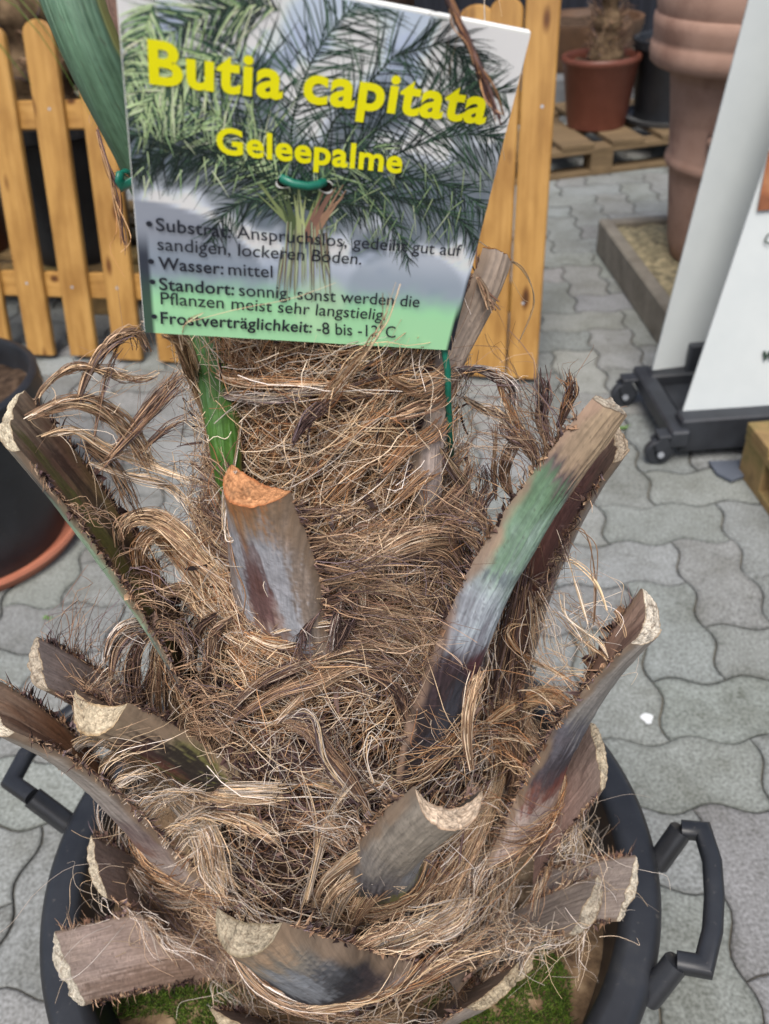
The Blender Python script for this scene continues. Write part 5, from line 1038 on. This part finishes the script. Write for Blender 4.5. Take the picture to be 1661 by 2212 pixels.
sheet('rear_panel', [rb, rb + (.9, 0, 0), rb + RU * 1.1 + (.7, 0, 0), rb + RU * 1.1], .006, 'banner', stand, -.035)
fn = unit(np.cross((1, 0, 0), FU_)); fn = fn if fn[1] < 0 else -fn
def frontp(px, py, o_=.003):
    d = ray(px, py); return CAM + d * (((fb - CAM) @ fn) / (d @ fn)) + fn * o_
bl, tl = frontp(1632, 455, .009), frontp(1656, 326, .009); X_ = np.array([.34, 0, 0])
pm = MB(); pm.add([bl, bl + X_, tl + X_, tl], [(0, 1, 2, 3)]); pm.build('printed_photo', M['photo'], stand)
for s, p, hgt, bold in (('C', (1643, 527), .024, .0), ('w', (1640, 776), .030, .03)):
    V, Fs = text_raw(s, bold); o_ = frontp(*p, .0095); V2 = o_ + (V[:, :1] + V[:, 1:2] * .2) / CAPH * hgt * np.array([1, 0, 0]) + V[:, 1:2] / CAPH * hgt * unit(FU_); meshobj('lettering', V2, Fs, M['greenink'], stand, smooth=False)

# old pallet corner at the right edge, added dark sheet for the stand's shadow
pallet('pallet', 'weathered mossy pallet reaching in at the right edge in front of the white stand', (1.29, 1.255, 0), unit([1, .03, 0]), .86, .82, 'oldpallet', 5, top=.14)
sm = MB(); a = [onz(1530, 1000, .006), onz(1600, 998, .006), onz(1612, 1030, .006), onz(1580, 1042, .006), onz(1548, 1026, .006)]; k = 5
sm.add([*a, *[q + UP * .006 for q in a]], [(4, 3, 2, 1, 0), (5, 6, 7, 8, 9)] + [(i, (i + 1) % 5, 5 + (i + 1) % 5, 5 + i) for i in range(5)]); tag(sm.build('shadow_sheet', M['shade_patch']), 'flat dark grey sheet added for the shadow by the front castor of the white stand', 'shade_patch')
# fallen leaves and a dropping
def leaflet(px, py, ang, ln, wd_, mat, name, label, cat):
    c = onz(px, py, .003); n = 9; s = np.linspace(0, 1, n); d = np.array([math.cos(ang), math.sin(ang), 0]); e = np.cross(UP, d); cen = c + d * ((s - .5) * ln)[:, None] + UP * (.004 * np.sin(s * 6))[:, None]; ww = (wd_ * np.sin(np.pi * s) ** .7)[:, None]
    V = np.concatenate([cen - e * ww + UP * .002, cen, cen + e * ww + UP * .002]); F = [(r * n + i, r * n + i + 1, (r + 1) * n + i + 1, (r + 1) * n + i) for r in range(2) for i in range(n - 1)]
    return tag(meshobj(name, V, F, M[mat]), label, cat)
leaflet(104, 1336, .2, .022, .006, 'leaf', 'fallen_leaf', 'small green leaf lying on the paving left of the palm', 'leaf')
leaflet(1345, 925, .5, .06, .008, 'leaf', 'fallen_leaf', 'thin dry green leaf on the paving near the front castor', 'leaf')
leaflet(1175, 1300, .7, .04, .004, 'leaf', 'fallen_leaf', 'narrow olive leaf on the paving behind the right leaf bases', 'leaf')
dm = MB(); c = onz(1398, 1552, .0015); dm.add([c + np.array([.010 * math.cos(a) * (1 + .3 * math.sin(3 * a)), .012 * math.sin(a), 0]) for a in np.linspace(0, 6.28, 17)[:-1]], [tuple(range(16))]); tag(dm.build('bird_dropping', M['white']), 'white bird dropping on the grey paving at the right', 'dropping')

# behind the fence: pallet with pots, dark shed wall
pallet('pallet', 'wooden pallet with pots standing behind the picket fence', (-.85, 3.25, 0), unit([1, -.24, 0]), 2.0, .8, 'oldpallet', 5)
for x, y, r, h, mt, lb in ((-1.52, 3.22, .24, .50, 'redpot', 'red-brown pot behind the left end of the fence'), (-1.02, 3.12, .22, .46, 'plastic', 'black pot behind the second fence gap'), (-.55, 3.02, .21, .44, 'bowl', 'dark brown pot behind the fence next to the sign')):
    c = (x, y, .146); pot('plant_pot', lb, 'pot', c, group='pots behind the fence', prof=[(0, .02), (r * .8, .02), (r * .96, h - .03), (r * .97, h), (r * 1.06, h), (r * 1.07, h - .04), (r, h - .05), (r * .78, 0), (0, 0)], mat=mt, soil_z=h - .05, soil_r=r * .95, soil_mat='darksoil')
    st = thing('potted_stump', f'shaggy dark stump in the {lb}', 'plant', (x, y, .146 + h - .05)); m_ = MB(); m_.lathe([(r * .55 + .02 * math.sin(z * 40), z) for z in np.linspace(-.02, .9, 30)] + [(0, .9)], 24, (x, y, .146 + h - .05)); m_.build('trunk', M['bark'], st, smooth=True)
    P = []; C_ = []
    for k in range(260):
        z = rng.uniform(0, .85); a = rng.uniform(0, 6.28); b = np.array([x + r * .52 * math.cos(a), y + r * .52 * math.sin(a), .146 + h - .05 + z]); d = np.array([math.cos(a), math.sin(a), .8]); P.append([b, b + d * .05 + rng.normal(0, .01, 3), b + d * .08 + rng.normal(0, .03, 3)]); C_.append(tones('DKB', 1)[0] * .7)
    v_, f_, c_ = strands(P, np.full(len(P), .006), C_, 6); tag(meshobj('fibre', v_, f_, M['fibre'], st, c_), kind='stuff')
m_ = MB(); m_.box((0, 7.2, 1.5), (7, 0, 0), (0, .06, 0), (0, 0, 1.5), .01); tag(m_.build('shed_wall', M['shed']), 'dark boarded shed wall closing the background', 'wall')
